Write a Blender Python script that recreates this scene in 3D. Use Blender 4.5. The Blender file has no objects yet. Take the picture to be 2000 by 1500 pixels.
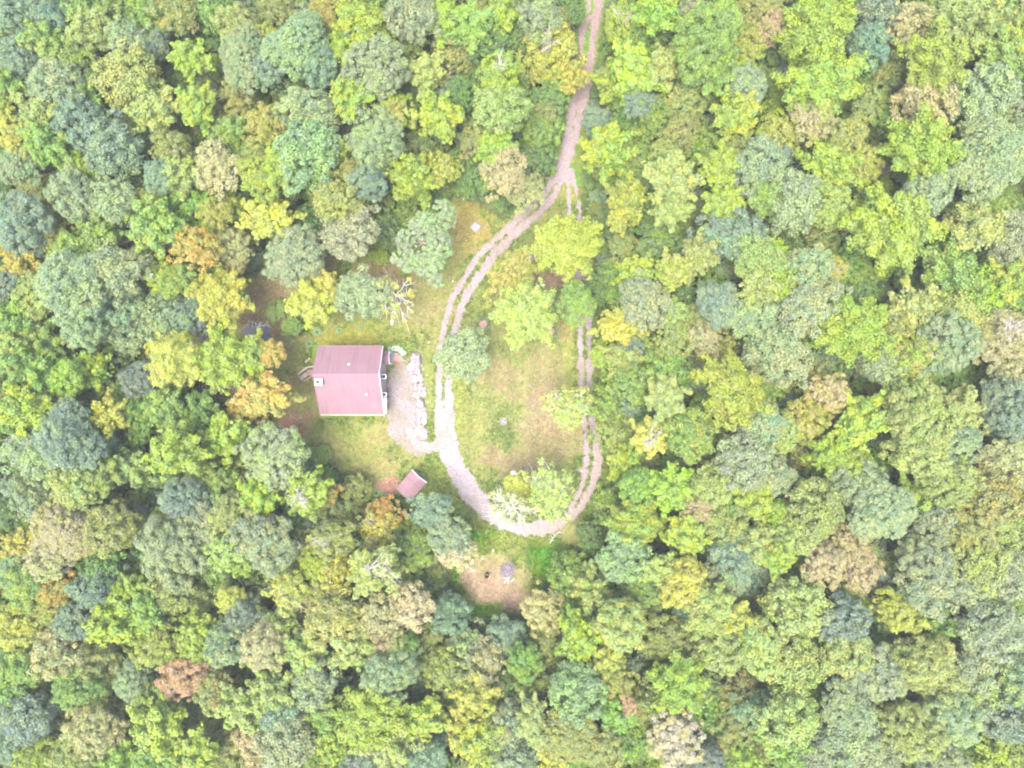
import bpy, bmesh, math, random
import numpy as np
from mathutils import Vector, Matrix

random.seed(11)
RNG = np.random.default_rng(11)
PI = math.pi
scene = bpy.context.scene

# ------------------------------------------------------------------ camera, sky, sun, exposure
CAM_H = 95.0            # height of the drone above the lawn, metres
PPM = 14.3              # photograph pixels per metre on the ground
cam_d = bpy.data.cameras.new('camera')
cam_d.sensor_width = 36.0
cam_d.lens = 36.0 * CAM_H / (2000.0 / PPM)
cam_d.clip_start = 1.0
cam_d.clip_end = 3000.0
cam = bpy.data.objects.new('camera', cam_d)
cam.location = (0, 0, CAM_H)
scene.collection.objects.link(cam)
scene.camera = cam

SUN_EL, SUN_AZ = math.radians(77), math.radians(215)      # azimuth clockwise from +Y
world = bpy.data.worlds.new('World')
scene.world = world
world.use_nodes = True
wn, wl = world.node_tree.nodes, world.node_tree.links
wn.clear()
w_out = wn.new('ShaderNodeOutputWorld')
w_bg = wn.new('ShaderNodeBackground')
w_sky = wn.new('ShaderNodeTexSky')
w_sky.sky_type = 'NISHITA'
w_sky.sun_disc = False
w_sky.sun_elevation = SUN_EL
w_sky.sun_rotation = SUN_AZ
w_sky.air_density = 1.0
w_sky.dust_density = 4.0
w_sky.ozone_density = 1.0
w_bg.inputs['Strength'].default_value = 0.15
wl.new(w_sky.outputs[0], w_bg.inputs[0])
wl.new(w_bg.outputs[0], w_out.inputs[0])

sun_d = bpy.data.lights.new('sun', 'SUN')
sun_d.energy = 1.5
sun_d.angle = math.radians(32)
sun_d.color = (1.0, 0.945, 0.84)
sun = bpy.data.objects.new('sun', sun_d)
sdir = Vector((math.sin(SUN_AZ) * math.cos(SUN_EL), math.cos(SUN_AZ) * math.cos(SUN_EL), math.sin(SUN_EL)))
sun.rotation_euler = (-sdir).to_track_quat('-Z', 'Y').to_euler()
sun.location = (0, 0, 120)
scene.collection.objects.link(sun)

scene.view_settings.view_transform = 'Standard'
scene.view_settings.look = 'None'
scene.view_settings.gamma = 1.0
scene.view_settings.use_curve_mapping = False
scene.view_settings.exposure = 3.15
scene.render.engine = 'CYCLES'
scene.cycles.filter_width = 2.0
scene.cycles.max_bounces = 6
scene.cycles.diffuse_bounces = 4
scene.cycles.transmission_bounces = 4

# ------------------------------------------------------------------ helpers
COL = scene.collection


def W(px, py, z=0.0):
    """photograph pixel -> world x, y at height z"""
    s = (CAM_H - z) / CAM_H / PPM
    return (px - 1000.0) * s, (750.0 - py) * s


def lin(c):
    c = c / 255.0
    return c / 12.92 if c <= 0.04045 else ((c + 0.055) / 1.055) ** 2.4


def alb(r, g, b, k=0.162):
    """colour seen in the full light of the photograph -> surface colour"""
    return (lin(r) * k, lin(g) * k, lin(b) * k)


def tag(o, label=None, cat=None, group=None, kind=None):
    if label: o['label'] = label
    if cat: o['category'] = cat
    if group: o['group'] = group
    if kind: o['kind'] = kind
    return o


def link(o, parent=None):
    COL.objects.link(o)
    if parent is not None:
        o.parent = parent
    return o


def empty(name, loc, rz=0.0):
    o = bpy.data.objects.new(name, None)
    o.empty_display_size = 0.3
    o.location = loc
    o.rotation_euler = (0, 0, rz)
    COL.objects.link(o)
    return o


def np_mesh(name, verts, faces, mat=None, attrs=None, smooth=False):
    """fast mesh from arrays; faces is an (n,3) or (n,4) int array"""
    verts = np.asarray(verts, dtype=np.float32)
    faces = np.asarray(faces, dtype=np.int32)
    me = bpy.data.meshes.new(name)
    n, k = faces.shape
    me.vertices.add(len(verts))
    me.vertices.foreach_set('co', verts.ravel())
    me.loops.add(n * k)
    me.loops.foreach_set('vertex_index', faces.ravel())
    me.polygons.add(n)
    me.polygons.foreach_set('loop_start', np.arange(0, n * k, k, dtype=np.int32))
    me.update(calc_edges=True)
    for an, (typ, data) in (attrs or {}).items():
        a = me.attributes.new(an, typ, 'POINT')
        key = 'color' if 'COLOR' in typ else ('vector' if typ == 'FLOAT_VECTOR' else 'value')
        a.data.foreach_set(key, np.asarray(data).ravel())
    if smooth:
        me.polygons.foreach_set('use_smooth', np.ones(n, dtype=bool))
    if mat is not None:
        for m in (mat if isinstance(mat, (list, tuple)) else [mat]):
            me.materials.append(m)
    return me


def bm_obj(name, bm, mat, parent=None, smooth=False):
    me = bpy.data.meshes.new(name)
    bm.to_mesh(me)
    bm.free()
    me.materials.append(mat)
    if smooth:
        me.polygons.foreach_set('use_smooth', np.ones(len(me.polygons), dtype=bool))
    return link(bpy.data.objects.new(name, me), parent)


def add_box(bm, c, s, rz=0.0, rx=0.0, ry=0.0, bevel=0.0):
    m = Matrix.Translation(c) @ Matrix.Rotation(rz, 4, 'Z') @ Matrix.Rotation(ry, 4, 'Y') @ Matrix.Rotation(rx, 4, 'X') @ Matrix.Diagonal((s[0], s[1], s[2], 1))
    r = bmesh.ops.create_cube(bm, size=1.0, matrix=m)
    if bevel > 0:
        es = set()
        for v in r['verts']:
            es.update(v.link_edges)
        bmesh.ops.bevel(bm, geom=list(es), offset=bevel, segments=1, affect='EDGES')


def add_cyl(bm, a, b, r1, r2=None, n=10, caps=True):
    a, b = Vector(a), Vector(b)
    r2 = r1 if r2 is None else r2
    d = b - a
    m = Matrix.Translation((a + b) / 2) @ d.to_track_quat('Z', 'Y').to_matrix().to_4x4()
    bmesh.ops.create_cone(bm, cap_ends=caps, segments=n, radius1=r1, radius2=r2, depth=d.length, matrix=m)


def add_face(bm, pts):
    return bm.faces.new([bm.verts.new(p) for p in pts])


def slab_from(bm, pts, thick):
    """a plate with the outline pts (top side) and a thickness downwards along z"""
    top = [bm.verts.new(p) for p in pts]
    bot = [bm.verts.new((p[0], p[1], p[2] - thick)) for p in pts]
    bm.faces.new(top)
    bm.faces.new(bot[::-1])
    n = len(pts)
    for i in range(n):
        j = (i + 1) % n
        bm.faces.new((top[i], bot[i], bot[j], top[j]))


# value noise ------------------------------------------------------
_LAT = np.random.default_rng(5).random((256, 256))


def vnoise(x, y, seed=0):
    x = np.asarray(x) + seed * 17.31
    y = np.asarray(y) + seed * 9.77
    xi = np.floor(x).astype(int)
    yi = np.floor(y).astype(int)
    fx, fy = x - xi, y - yi
    fx = fx * fx * (3 - 2 * fx)
    fy = fy * fy * (3 - 2 * fy)
    a = _LAT[xi % 256, yi % 256]
    b = _LAT[(xi + 1) % 256, yi % 256]
    c = _LAT[xi % 256, (yi + 1) % 256]
    d = _LAT[(xi + 1) % 256, (yi + 1) % 256]
    return (a * (1 - fx) + b * fx) * (1 - fy) + (c * (1 - fx) + d * fx) * fy


def fbm(x, y, seed=0, octs=4):
    s, amp, tot = 0, 1.0, 0
    for o in range(octs):
        s = s + amp * vnoise(x * 2 ** o, y * 2 ** o, seed + o)
        tot += amp
        amp *= 0.55
    return s / tot


def ground_z(x, y):
    return 0.35 * (vnoise(np.asarray(x) / 14.0, np.asarray(y) / 14.0, 3) - 0.5)


def gz(x, y):
    return float(ground_z(np.array([x]), np.array([y]))[0])


def in_poly(px, py, poly):
    res = np.zeros(np.shape(px), dtype=bool)
    n = len(poly)
    for i in range(n):
        x1, y1 = poly[i]
        x2, y2 = poly[(i + 1) % n]
        c = ((y1 > py) != (y2 > py)) & (px < (x2 - x1) * (py - y1) / (y2 - y1 + 1e-12) + x1)
        res ^= c
    return res


def poly_dist(px, py, poly, closed=True):
    d = np.full(np.shape(px), 1e9)
    n = len(poly)
    for i in range(n if closed else n - 1):
        ax, ay = poly[i][:2]
        bx, by = poly[(i + 1) % n][:2]
        dx, dy = bx - ax, by - ay
        t = np.clip(((px - ax) * dx + (py - ay) * dy) / (dx * dx + dy * dy + 1e-12), 0, 1)
        d = np.minimum(d, np.hypot(px - ax - t * dx, py - ay - t * dy))
    return d


# ------------------------------------------------------------------ materials
def new_mat(name):
    m = bpy.data.materials.new(name)
    m.use_nodes = True
    nt = m.node_tree
    bs = nt.nodes['Principled BSDF']
    return m, nt, bs


def ramp(nt, fac, stops):
    r = nt.nodes.new('ShaderNodeValToRGB')
    e = r.color_ramp.elements
    while len(e) > 1:
        e.remove(e[-1])
    for i, (p, c) in enumerate(stops):
        el = e[0] if i == 0 else e.new(p)
        el.position = p
        el.color = (c[0], c[1], c[2], 1)
    nt.links.new(fac, r.inputs[0])
    return r


def noise_node(nt, scale, detail=4.0, rough=0.6, coord='Object', vec=None):
    n = nt.nodes.new('ShaderNodeTexNoise')
    n.inputs['Scale'].default_value = scale
    n.inputs['Detail'].default_value = detail
    n.inputs['Roughness'].default_value = rough
    if vec is None:
        tc = nt.nodes.new('ShaderNodeTexCoord')
        vec = tc.outputs[coord]
    nt.links.new(vec, n.inputs['Vector'])
    return n


def mat_noise(name, c1, c2, scale=3.0, rough=0.8, bump=0.0, bscale=None, spec=0.3, detail=5.0):
    m, nt, bs = new_mat(name)
    n = noise_node(nt, scale, detail)
    r = ramp(nt, n.outputs['Fac'], [(0.32, c1), (0.68, c2)])
    nt.links.new(r.outputs[0], bs.inputs['Base Color'])
    bs.inputs['Roughness'].default_value = rough
    bs.inputs['Specular IOR Level'].default_value = spec
    if bump > 0:
        n2 = noise_node(nt, bscale or scale * 4, 6.0)
        b = nt.nodes.new('ShaderNodeBump')
        b.inputs['Strength'].default_value = 0.6
        b.inputs['Distance'].default_value = bump
        nt.links.new(n2.outputs['Fac'], b.inputs['Height'])
        nt.links.new(b.outputs[0], bs.inputs['Normal'])
    return m


def mix_rgb(nt, fac, a, b, mode='MIX'):
    n = nt.nodes.new('ShaderNodeMix')
    n.data_type = 'RGBA'
    n.blend_type = mode
    for sock, v in ((n.inputs[0], fac), (n.inputs[6], a), (n.inputs[7], b)):
        if hasattr(v, 'node'):
            nt.links.new(v, sock)
        elif isinstance(v, (tuple, list)):
            sock.default_value = (v[0], v[1], v[2], 1)
        else:
            sock.default_value = v
    return n.outputs[2]


def attr_node(nt, name, typ):
    a = nt.nodes.new('ShaderNodeAttribute')
    a.attribute_type = typ
    a.attribute_name = name
    return a


def map_range(nt, v, a, b, c, d):
    n = nt.nodes.new('ShaderNodeMapRange')
    nt.links.new(v, n.inputs[0])
    for i, q in enumerate((a, b, c, d)):
        n.inputs[i + 1].default_value = q
    return n.outputs[0]


def leaf_material(name, src):
    """foliage; the colours of the tree come from its own properties (src: OBJECT or INSTANCER)"""
    m, nt, bs = new_mat(name)
    c1 = attr_node(nt, 'leaf_colour', src)
    c2 = attr_node(nt, 'leaf_tint', src)
    lob = attr_node(nt, 'clump', 'GEOMETRY')
    nz = noise_node(nt, 0.42, 3.0, 0.6)
    ad = nt.nodes.new('ShaderNodeMath')
    ad.operation = 'MULTIPLY_ADD'
    nt.links.new(nz.outputs['Fac'], ad.inputs[0])
    ad.inputs[1].default_value = 2.2
    sb = nt.nodes.new('ShaderNodeMath')
    sb.operation = 'MULTIPLY_ADD'
    nt.links.new(lob.outputs['Fac'], sb.inputs[0])
    sb.inputs[1].default_value = 0.7
    sb.inputs[2].default_value = -1.0
    nt.links.new(sb.outputs[0], ad.inputs[2])
    f = map_range(nt, ad.outputs[0], 0.15, 0.75, 0.0, 1.0)
    col = mix_rgb(nt, f, c1.outputs['Color'], c2.outputs['Color'])
    geo = nt.nodes.new('ShaderNodeNewGeometry')
    rnd = geo.outputs['Random Per Island']
    wn_ = nt.nodes.new('ShaderNodeTexWhiteNoise')
    wn_.noise_dimensions = '1D'
    nt.links.new(rnd, wn_.inputs['W'])
    hsv = nt.nodes.new('ShaderNodeHueSaturation')
    nt.links.new(map_range(nt, rnd, 0, 1, 0.486, 0.522), hsv.inputs['Hue'])
    nt.links.new(map_range(nt, wn_.outputs['Value'], 0, 1, 0.72, 1.28), hsv.inputs['Value'])
    nt.links.new(map_range(nt, lob.outputs['Fac'], 0, 1, 0.9, 1.1), hsv.inputs['Saturation'])
    nt.links.new(col, hsv.inputs['Color'])
    bs.inputs['Roughness'].default_value = 0.55
    bs.inputs['Specular IOR Level'].default_value = 0.35
    nt.links.new(hsv.outputs[0], bs.inputs['Base Color'])
    tr = nt.nodes.new('ShaderNodeBsdfTranslucent')
    nt.links.new(hsv.outputs[0], tr.inputs['Color'])
    mx = nt.nodes.new('ShaderNodeMixShader')
    mx.inputs[0].default_value = 0.38
    nt.links.new(bs.outputs[0], mx.inputs[1])
    nt.links.new(tr.outputs[0], mx.inputs[2])
    nt.links.new(mx.outputs[0], nt.nodes['Material Output'].inputs['Surface'])
    return m


M = {}
M['leaf'] = leaf_material('foliage', 'OBJECT')
M['leaf_i'] = leaf_material('woodland_foliage', 'INSTANCER')
M['bark'] = mat_noise('bark', (0.07, 0.055, 0.045), (0.17, 0.14, 0.12), 6.0, 0.9, 0.02)
M['pale_bark'] = mat_noise('pale_bark', (0.176, 0.152, 0.144), (0.304, 0.272, 0.264), 5.0, 0.9, 0.01)
M['white_bark'] = mat_noise('white_bark', (0.27, 0.25, 0.245), (0.4, 0.38, 0.37), 5.0, 0.9, 0.01)
M['stone'] = mat_noise('boulder_stone', (0.068, 0.057, 0.061), (0.151, 0.133, 0.133), 2.6, 0.9, 0.03, 9)
M['stone_pink'] = mat_noise('boulder_stone_pink', (0.084, 0.062, 0.062), (0.155, 0.118, 0.115), 2.2, 0.9, 0.03, 9)
M['stone_pale'] = mat_noise('boulder_stone_pale', (0.098, 0.087, 0.087), (0.175, 0.156, 0.151), 2.6, 0.9, 0.03, 9)
M['white_stone'] = mat_noise('white_stone', (0.231, 0.218, 0.198), (0.330, 0.317, 0.297), 4.0, 0.9, 0.02)
M['white_paint'] = mat_noise('white_paint', (0.425, 0.425, 0.425), (0.510, 0.510, 0.510), 2.0, 0.5)
M['siding'] = mat_noise('brown_siding', (0.168, 0.118, 0.104), (0.230, 0.168, 0.146), 1.5, 0.7)
M['dark_glass'] = mat_noise('dark_glass', (0.02, 0.022, 0.028), (0.035, 0.04, 0.045), 1.0, 0.1, spec=0.5)
M['grey_metal'] = mat_noise('grey_metal', (0.045, 0.045, 0.050), (0.075, 0.075, 0.080), 3.0, 0.5)
M['concrete'] = mat_noise('concrete', (0.091, 0.097, 0.099), (0.128, 0.134, 0.136), 3.0, 0.9, 0.01)
M['mulch'] = mat_noise('reddish_mulch', (0.098, 0.056, 0.049), (0.195, 0.124, 0.109), 14.0, 0.95, 0.03, 30)
M['green_wire'] = mat_noise('green_wire', (0.03, 0.08, 0.05), (0.05, 0.11, 0.07), 4.0, 0.6)
M['rust'] = mat_noise('rusty_steel', (0.05, 0.025, 0.02), (0.12, 0.055, 0.04), 6.0, 0.85, 0.01)
M['ash'] = mat_noise('ash', (0.056, 0.049, 0.059), (0.133, 0.119, 0.133), 8.0, 0.95, 0.02)
M['red_wood'] = mat_noise('red_wood', (0.091, 0.052, 0.049), (0.133, 0.081, 0.073), 5.0, 0.8)
M['grey_wood'] = mat_noise('weathered_wood', (0.112, 0.087, 0.077), (0.175, 0.140, 0.126), 5.0, 0.85)
M['tan_wood'] = mat_noise('tan_wood', (0.175, 0.130, 0.091), (0.245, 0.189, 0.140), 4.0, 0.8)
M['stick'] = mat_noise('dry_sticks', (0.088, 0.073, 0.094), (0.208, 0.172, 0.203), 3.0, 0.9)
M['soil'] = mat_noise('dark_soil', (0.03, 0.025, 0.02), (0.06, 0.05, 0.04), 8.0, 0.95)


def roof_material():
    """pinkish brown asphalt roofing: fine grain, faint courses, dark run-off streaks down the slope"""
    m, nt, bs = new_mat('brown_roofing')
    tc = nt.nodes.new('ShaderNodeTexCoord')
    sep = nt.nodes.new('ShaderNodeSeparateXYZ')
    nt.links.new(tc.outputs['Object'], sep.inputs[0])
    n1 = noise_node(nt, 0.5, 4.0)
    base = ramp(nt, n1.outputs['Fac'], [(0.3, (0.082, 0.044, 0.052)), (0.7, (0.099, 0.055, 0.066))])
    # streaks: noise stretched along the slope (object y)
    mp = nt.nodes.new('ShaderNodeMapping')
    mp.inputs['Scale'].default_value = (3.2, 0.16, 0.16)
    nt.links.new(tc.outputs['Object'], mp.inputs['Vector'])
    n2 = noise_node(nt, 1.0, 3.0, 0.7, vec=mp.outputs[0])
    f = map_range(nt, n2.outputs['Fac'], 0.54, 0.70, 0.0, 0.8)
    c = mix_rgb(nt, f, base.outputs[0], (0.05, 0.028, 0.038))
    n3 = noise_node(nt, 22.0, 3.0)
    c = mix_rgb(nt, map_range(nt, n3.outputs['Fac'], 0.3, 0.7, 0.0, 0.25), c, (0.118, 0.071, 0.080))
    nt.links.new(c, bs.inputs['Base Color'])
    bs.inputs['Roughness'].default_value = 0.8
    bs.inputs['Specular IOR Level'].default_value = 0.35
    wv = nt.nodes.new('ShaderNodeTexWave')
    wv.bands_direction = 'Y'
    wv.inputs['Scale'].default_value = 2.2
    wv.inputs['Distortion'].default_value = 0.4
    nt.links.new(tc.outputs['Object'], wv.inputs['Vector'])
    b = nt.nodes.new('ShaderNodeBump')
    b.inputs['Strength'].default_value = 0.25
    b.inputs['Distance'].default_value = 0.02
    nt.links.new(wv.outputs['Fac'], b.inputs['Height'])
    nt.links.new(b.outputs[0], bs.inputs['Normal'])
    return m


M['roof'] = roof_material()


def ground_material(name, attr, speck, nscale=5.0, amount=0.3, bump=0.05):
    """colour of the soil or turf from the mesh, broken up by fine grain"""
    m, nt, bs = new_mat(name)
    a = attr_node(nt, attr, 'GEOMETRY')
    n1 = noise_node(nt, nscale, 6.0, 0.7)
    n2 = noise_node(nt, 0.9, 5.0, 0.65)
    hsv = nt.nodes.new('ShaderNodeHueSaturation')
    nt.links.new(a.outputs['Color'], hsv.inputs['Color'])
    nt.links.new(map_range(nt, n1.outputs['Fac'], 0.25, 0.75, 1 - amount, 1 + amount), hsv.inputs['Value'])
    nt.links.new(map_range(nt, n2.outputs['Fac'], 0.3, 0.7, 0.48, 0.52), hsv.inputs['Hue'])
    n3 = noise_node(nt, 3.6, 4.0, 0.7)
    f = map_range(nt, n3.outputs['Fac'], 0.60, 0.72, 0.0, 0.6)
    c = mix_rgb(nt, f, hsv.outputs[0], speck)
    nt.links.new(c, bs.inputs['Base Color'])
    bs.inputs['Roughness'].default_value = 0.95
    bs.inputs['Specular IOR Level'].default_value = 0.15
    b = nt.nodes.new('ShaderNodeBump')
    b.inputs['Strength'].default_value = 0.7
    b.inputs['Distance'].default_value = bump
    nt.links.new(n1.outputs['Fac'], b.inputs['Height'])
    nt.links.new(b.outputs[0], bs.inputs['Normal'])
    return m


M['ground'] = ground_material('turf_and_soil', 'ground_colour', (0.14, 0.115, 0.07), 3.2, 0.42, 0.08)


def gravel_material(name):
    m, nt, bs = new_mat(name)
    a = attr_node(nt, 'ground_colour', 'GEOMETRY')
    vo = nt.nodes.new('ShaderNodeTexVoronoi')
    vo.inputs['Scale'].default_value = 11.0
    tc = nt.nodes.new('ShaderNodeTexCoord')
    nt.links.new(tc.outputs['Object'], vo.inputs['Vector'])
    sep = nt.nodes.new('ShaderNodeSeparateColor')
    nt.links.new(vo.outputs['Color'], sep.inputs[0])
    n2 = noise_node(nt, 0.7, 5.0, 0.65)
    hsv = nt.nodes.new('ShaderNodeHueSaturation')
    nt.links.new(a.outputs['Color'], hsv.inputs['Color'])
    nt.links.new(map_range(nt, sep.outputs[0], 0, 1, 0.66, 1.28), hsv.inputs['Value'])
    nt.links.new(map_range(nt, n2.outputs['Fac'], 0.3, 0.7, 0.8, 1.2), hsv.inputs['Saturation'])
    nt.links.new(hsv.outputs[0], bs.inputs['Base Color'])
    bs.inputs['Roughness'].default_value = 0.9
    bs.inputs['Specular IOR Level'].default_value = 0.2
    b = nt.nodes.new('ShaderNodeBump')
    b.inputs['Strength'].default_value = 0.6
    b.inputs['Distance'].default_value = 0.03
    b.invert = True
    nt.links.new(vo.outputs['Distance'], b.inputs['Height'])
    nt.links.new(b.outputs[0], bs.inputs['Normal'])
    return m


M['gravel'] = gravel_material('gravel')


def vcol_material(name, rough=0.8):
    m, nt, bs = new_mat(name)
    a = attr_node(nt, 'ground_colour', 'GEOMETRY')
    nt.links.new(a.outputs['Color'], bs.inputs['Base Color'])
    bs.inputs['Roughness'].default_value = rough
    bs.inputs['Specular IOR Level'].default_value = 0.2
    tr = nt.nodes.new('ShaderNodeBsdfTranslucent')
    nt.links.new(a.outputs['Color'], tr.inputs['Color'])
    mx = nt.nodes.new('ShaderNodeMixShader')
    mx.inputs[0].default_value = 0.25
    nt.links.new(bs.outputs[0], mx.inputs[1])
    nt.links.new(tr.outputs[0], mx.inputs[2])
    nt.links.new(mx.outputs[0], nt.nodes['Material Output'].inputs['Surface'])
    return m


M['blades'] = vcol_material('grass_blades')
M['litter'] = vcol_material('fallen_leaf')


def water_material():
    m, nt, bs = new_mat('dark_pond_water')
    bs.inputs['Base Color'].default_value = (0.022, 0.02, 0.034, 1)
    bs.inputs['Roughness'].default_value = 0.35
    bs.inputs['Specular IOR Level'].default_value = 0.1
    n = noise_node(nt, 2.0, 4.0)
    b = nt.nodes.new('ShaderNodeBump')
    b.inputs['Strength'].default_value = 0.1
    b.inputs['Distance'].default_value = 0.02
    nt.links.new(n.outputs['Fac'], b.inputs['Height'])
    nt.links.new(b.outputs[0], bs.inputs['Normal'])
    return m


M['water'] = water_material()

# ------------------------------------------------------------------ the ground
CLEARING = [(640, 478), (735, 500), (800, 500), (868, 402), (905, 380), (940, 402), (985, 432), (1050, 392), (1098, 300),
            (1112, 240), (1120, 170), (1130, 60), (1150, -60), (1190, -60), (1172, 60), (1158, 130), (1148, 200), (1140, 300),
            (1142, 400), (1158, 520), (1166, 640), (1166, 760), (1176, 810), (1186, 870), (1188, 930), (1168, 985), (1150, 1030),
            (1128, 1072), (1106, 1112), (1055, 1150), (1045, 1205), (985, 1222), (885, 1205), (878, 1110), (856, 1040),
            (845, 1005), (770, 985), (700, 968), (650, 905), (560, 868), (520, 800), (385, 785), (375, 740), (300, 705),
            (215, 690), (240, 665), (330, 660), (420, 640), (450, 560), (545, 512), (620, 515)]

# soft patches of the clearing: x, y, half-sizes (photo pixels), rotation, colour, strength
PATCH = [
    (1000, 780, 200, 330, 0, (176, 184, 112), 0.6),
    (905, 440, 60, 60, 0, (203, 182, 96), 0.85), (860, 540, 60, 70, 0, (196, 184, 112), 0.7),
    (815, 600, 70, 50, 0, (200, 182, 124), 0.7), (745, 530, 55, 28, 0, (190, 146, 118), 0.8),
    (640, 505, 22, 32, 0, (186, 140, 112), 0.8), (690, 620, 80, 28, 0, (182, 184, 98), 0.7),
    (670, 660, 70, 18, 0, (204, 184, 78), 0.8), (720, 650, 90, 22, 0, (180, 188, 84), 0.6),
    (540, 545, 60, 28, 0, (170, 158, 100), 0.8), (530, 585, 60, 40, 0, (196, 156, 124), 0.8),
    (470, 620, 60, 30, 0, (200, 160, 124), 0.7), (425, 655, 60, 22, 0, (192, 164, 112), 0.8),
    (330, 680, 60, 22, 0, (188, 150, 112), 0.8), (560, 690, 50, 60, 0, (184, 168, 110), 0.7),
    (600, 770, 45, 60, 0, (186, 162, 116), 0.75), (570, 830, 45, 30, 0, (196, 140, 122), 0.85),
    (430, 755, 60, 35, 0, (158, 126, 104), 0.9), (680, 845, 70, 26, 0, (178, 190, 96), 0.7),
    (735, 850, 30, 30, 0, (206, 198, 120), 0.6), (745, 880, 60, 30, 0, (200, 190, 118), 0.5),
    (700, 900, 60, 40, 0, (182, 186, 96), 0.6), (740, 915, 50, 18, 0, (212, 188, 128), 0.6),
    (752, 948, 32, 17, 0, (226, 166, 146), 0.95), (640, 880, 40, 40, 0, (190, 176, 112), 0.6),
    (860, 930, 55, 30, -0.7, (184, 200, 92), 0.6), (880, 985, 34, 30, 0, (188, 198, 96), 0.6),
    (835, 760, 9, 90, 0, (190, 196, 104), 0.6), (900, 800, 14, 130, 0, (190, 200, 92), 0.7),
    (1000, 690, 70, 30, 0, (172, 184, 96), 0.6), (975, 730, 48, 32, 0, (206, 178, 130), 0.75),
    (1065, 720, 55, 60, 0, (202, 178, 126), 0.7), (1010, 770, 50, 25, 0, (198, 170, 124), 0.5),
    (1055, 830, 45, 80, 0.2, (212, 176, 146), 0.75), (1100, 850, 45, 40, 0, (206, 172, 130), 0.7),
    (985, 852, 34, 24, 0, (164, 190, 104), 0.5), (975, 800, 45, 30, 0, (170, 188, 98), 0.6),
    (930, 840, 30, 60, 0, (186, 184, 104), 0.6), (1000, 905, 48, 26, 0, (208, 170, 136), 0.75),
    (955, 900, 40, 30, 0, (190, 168, 116), 0.6), (1080, 910, 50, 50, 0, (184, 170, 110), 0.6),
    (1040, 870, 40, 40, 0, (170, 168, 98), 0.6), (1004, 922, 9, 8, 0, (250, 236, 205), 0.9),
    (1135, 919, 9, 6, 0, (240, 216, 205), 0.85), (1028, 921, 6, 5, 0, (236, 206, 180), 0.8),
    (1034, 506, 11, 13, 0, (248, 226, 205), 0.95), (1038, 530, 24, 34, 0, (200, 168, 140), 0.8),
    (1090, 545, 60, 18, 0, (198, 142, 132), 0.8), (960, 590, 40, 90, 0.35, (170, 186, 92), 0.7),
    (1015, 640, 80, 60, 0, (178, 184, 100), 0.5), (1110, 640, 18, 30, 0.4, (212, 168, 118), 0.75),
    (1095, 460, 40, 60, 0.5, (170, 180, 92), 0.6), (1060, 440, 40, 18, 0.6, (172, 184, 96), 0.7),
    (1108, 660, 14, 120, 0, (188, 190, 100), 0.6), (1120, 760, 10, 90, 0, (178, 196, 84), 0.6),
    (1010, 1062, 110, 26, 0, (176, 190, 88), 0.8), (1110, 1040, 50, 26, 0.6, (186, 168, 110), 0.8),
    (1080, 1095, 46, 42, 0, (112, 190, 50), 0.95), (930, 1060, 40, 30, 0, (170, 206, 70), 0.8),
    (870, 1020, 26, 20, 0, (150, 206, 52), 0.85), (920, 1050, 22, 16, 0, (124, 204, 48), 0.7),
    (965, 1145, 74, 48, 0, (216, 184, 152), 0.95), (1010, 1180, 34, 34, 0, (212, 178, 150), 0.9),
    (965, 1095, 40, 20, 0, (206, 186, 130), 0.8), (885, 1130, 11, 36, 0, (132, 204, 30), 0.9),
    (930, 1192, 58, 15, 0.1, (142, 206, 22), 0.95), (1010, 1208, 34, 14, 0, (118, 168, 62), 0.8),
    (1050, 1140, 12, 40, 0, (150, 196, 42), 0.9), (865, 1060, 14, 40, 0, (176, 178, 100), 0.6),
    (775, 705, 20, 8, 0.3, (214, 148, 122), 0.9), (755, 760, 12, 60, 0, (196, 176, 120), 0.7),
    (500, 640, 42, 26, 0, (206, 176, 142), 0.85), (545, 660, 30, 20, 0, (206, 170, 140), 0.7),
]


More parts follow.
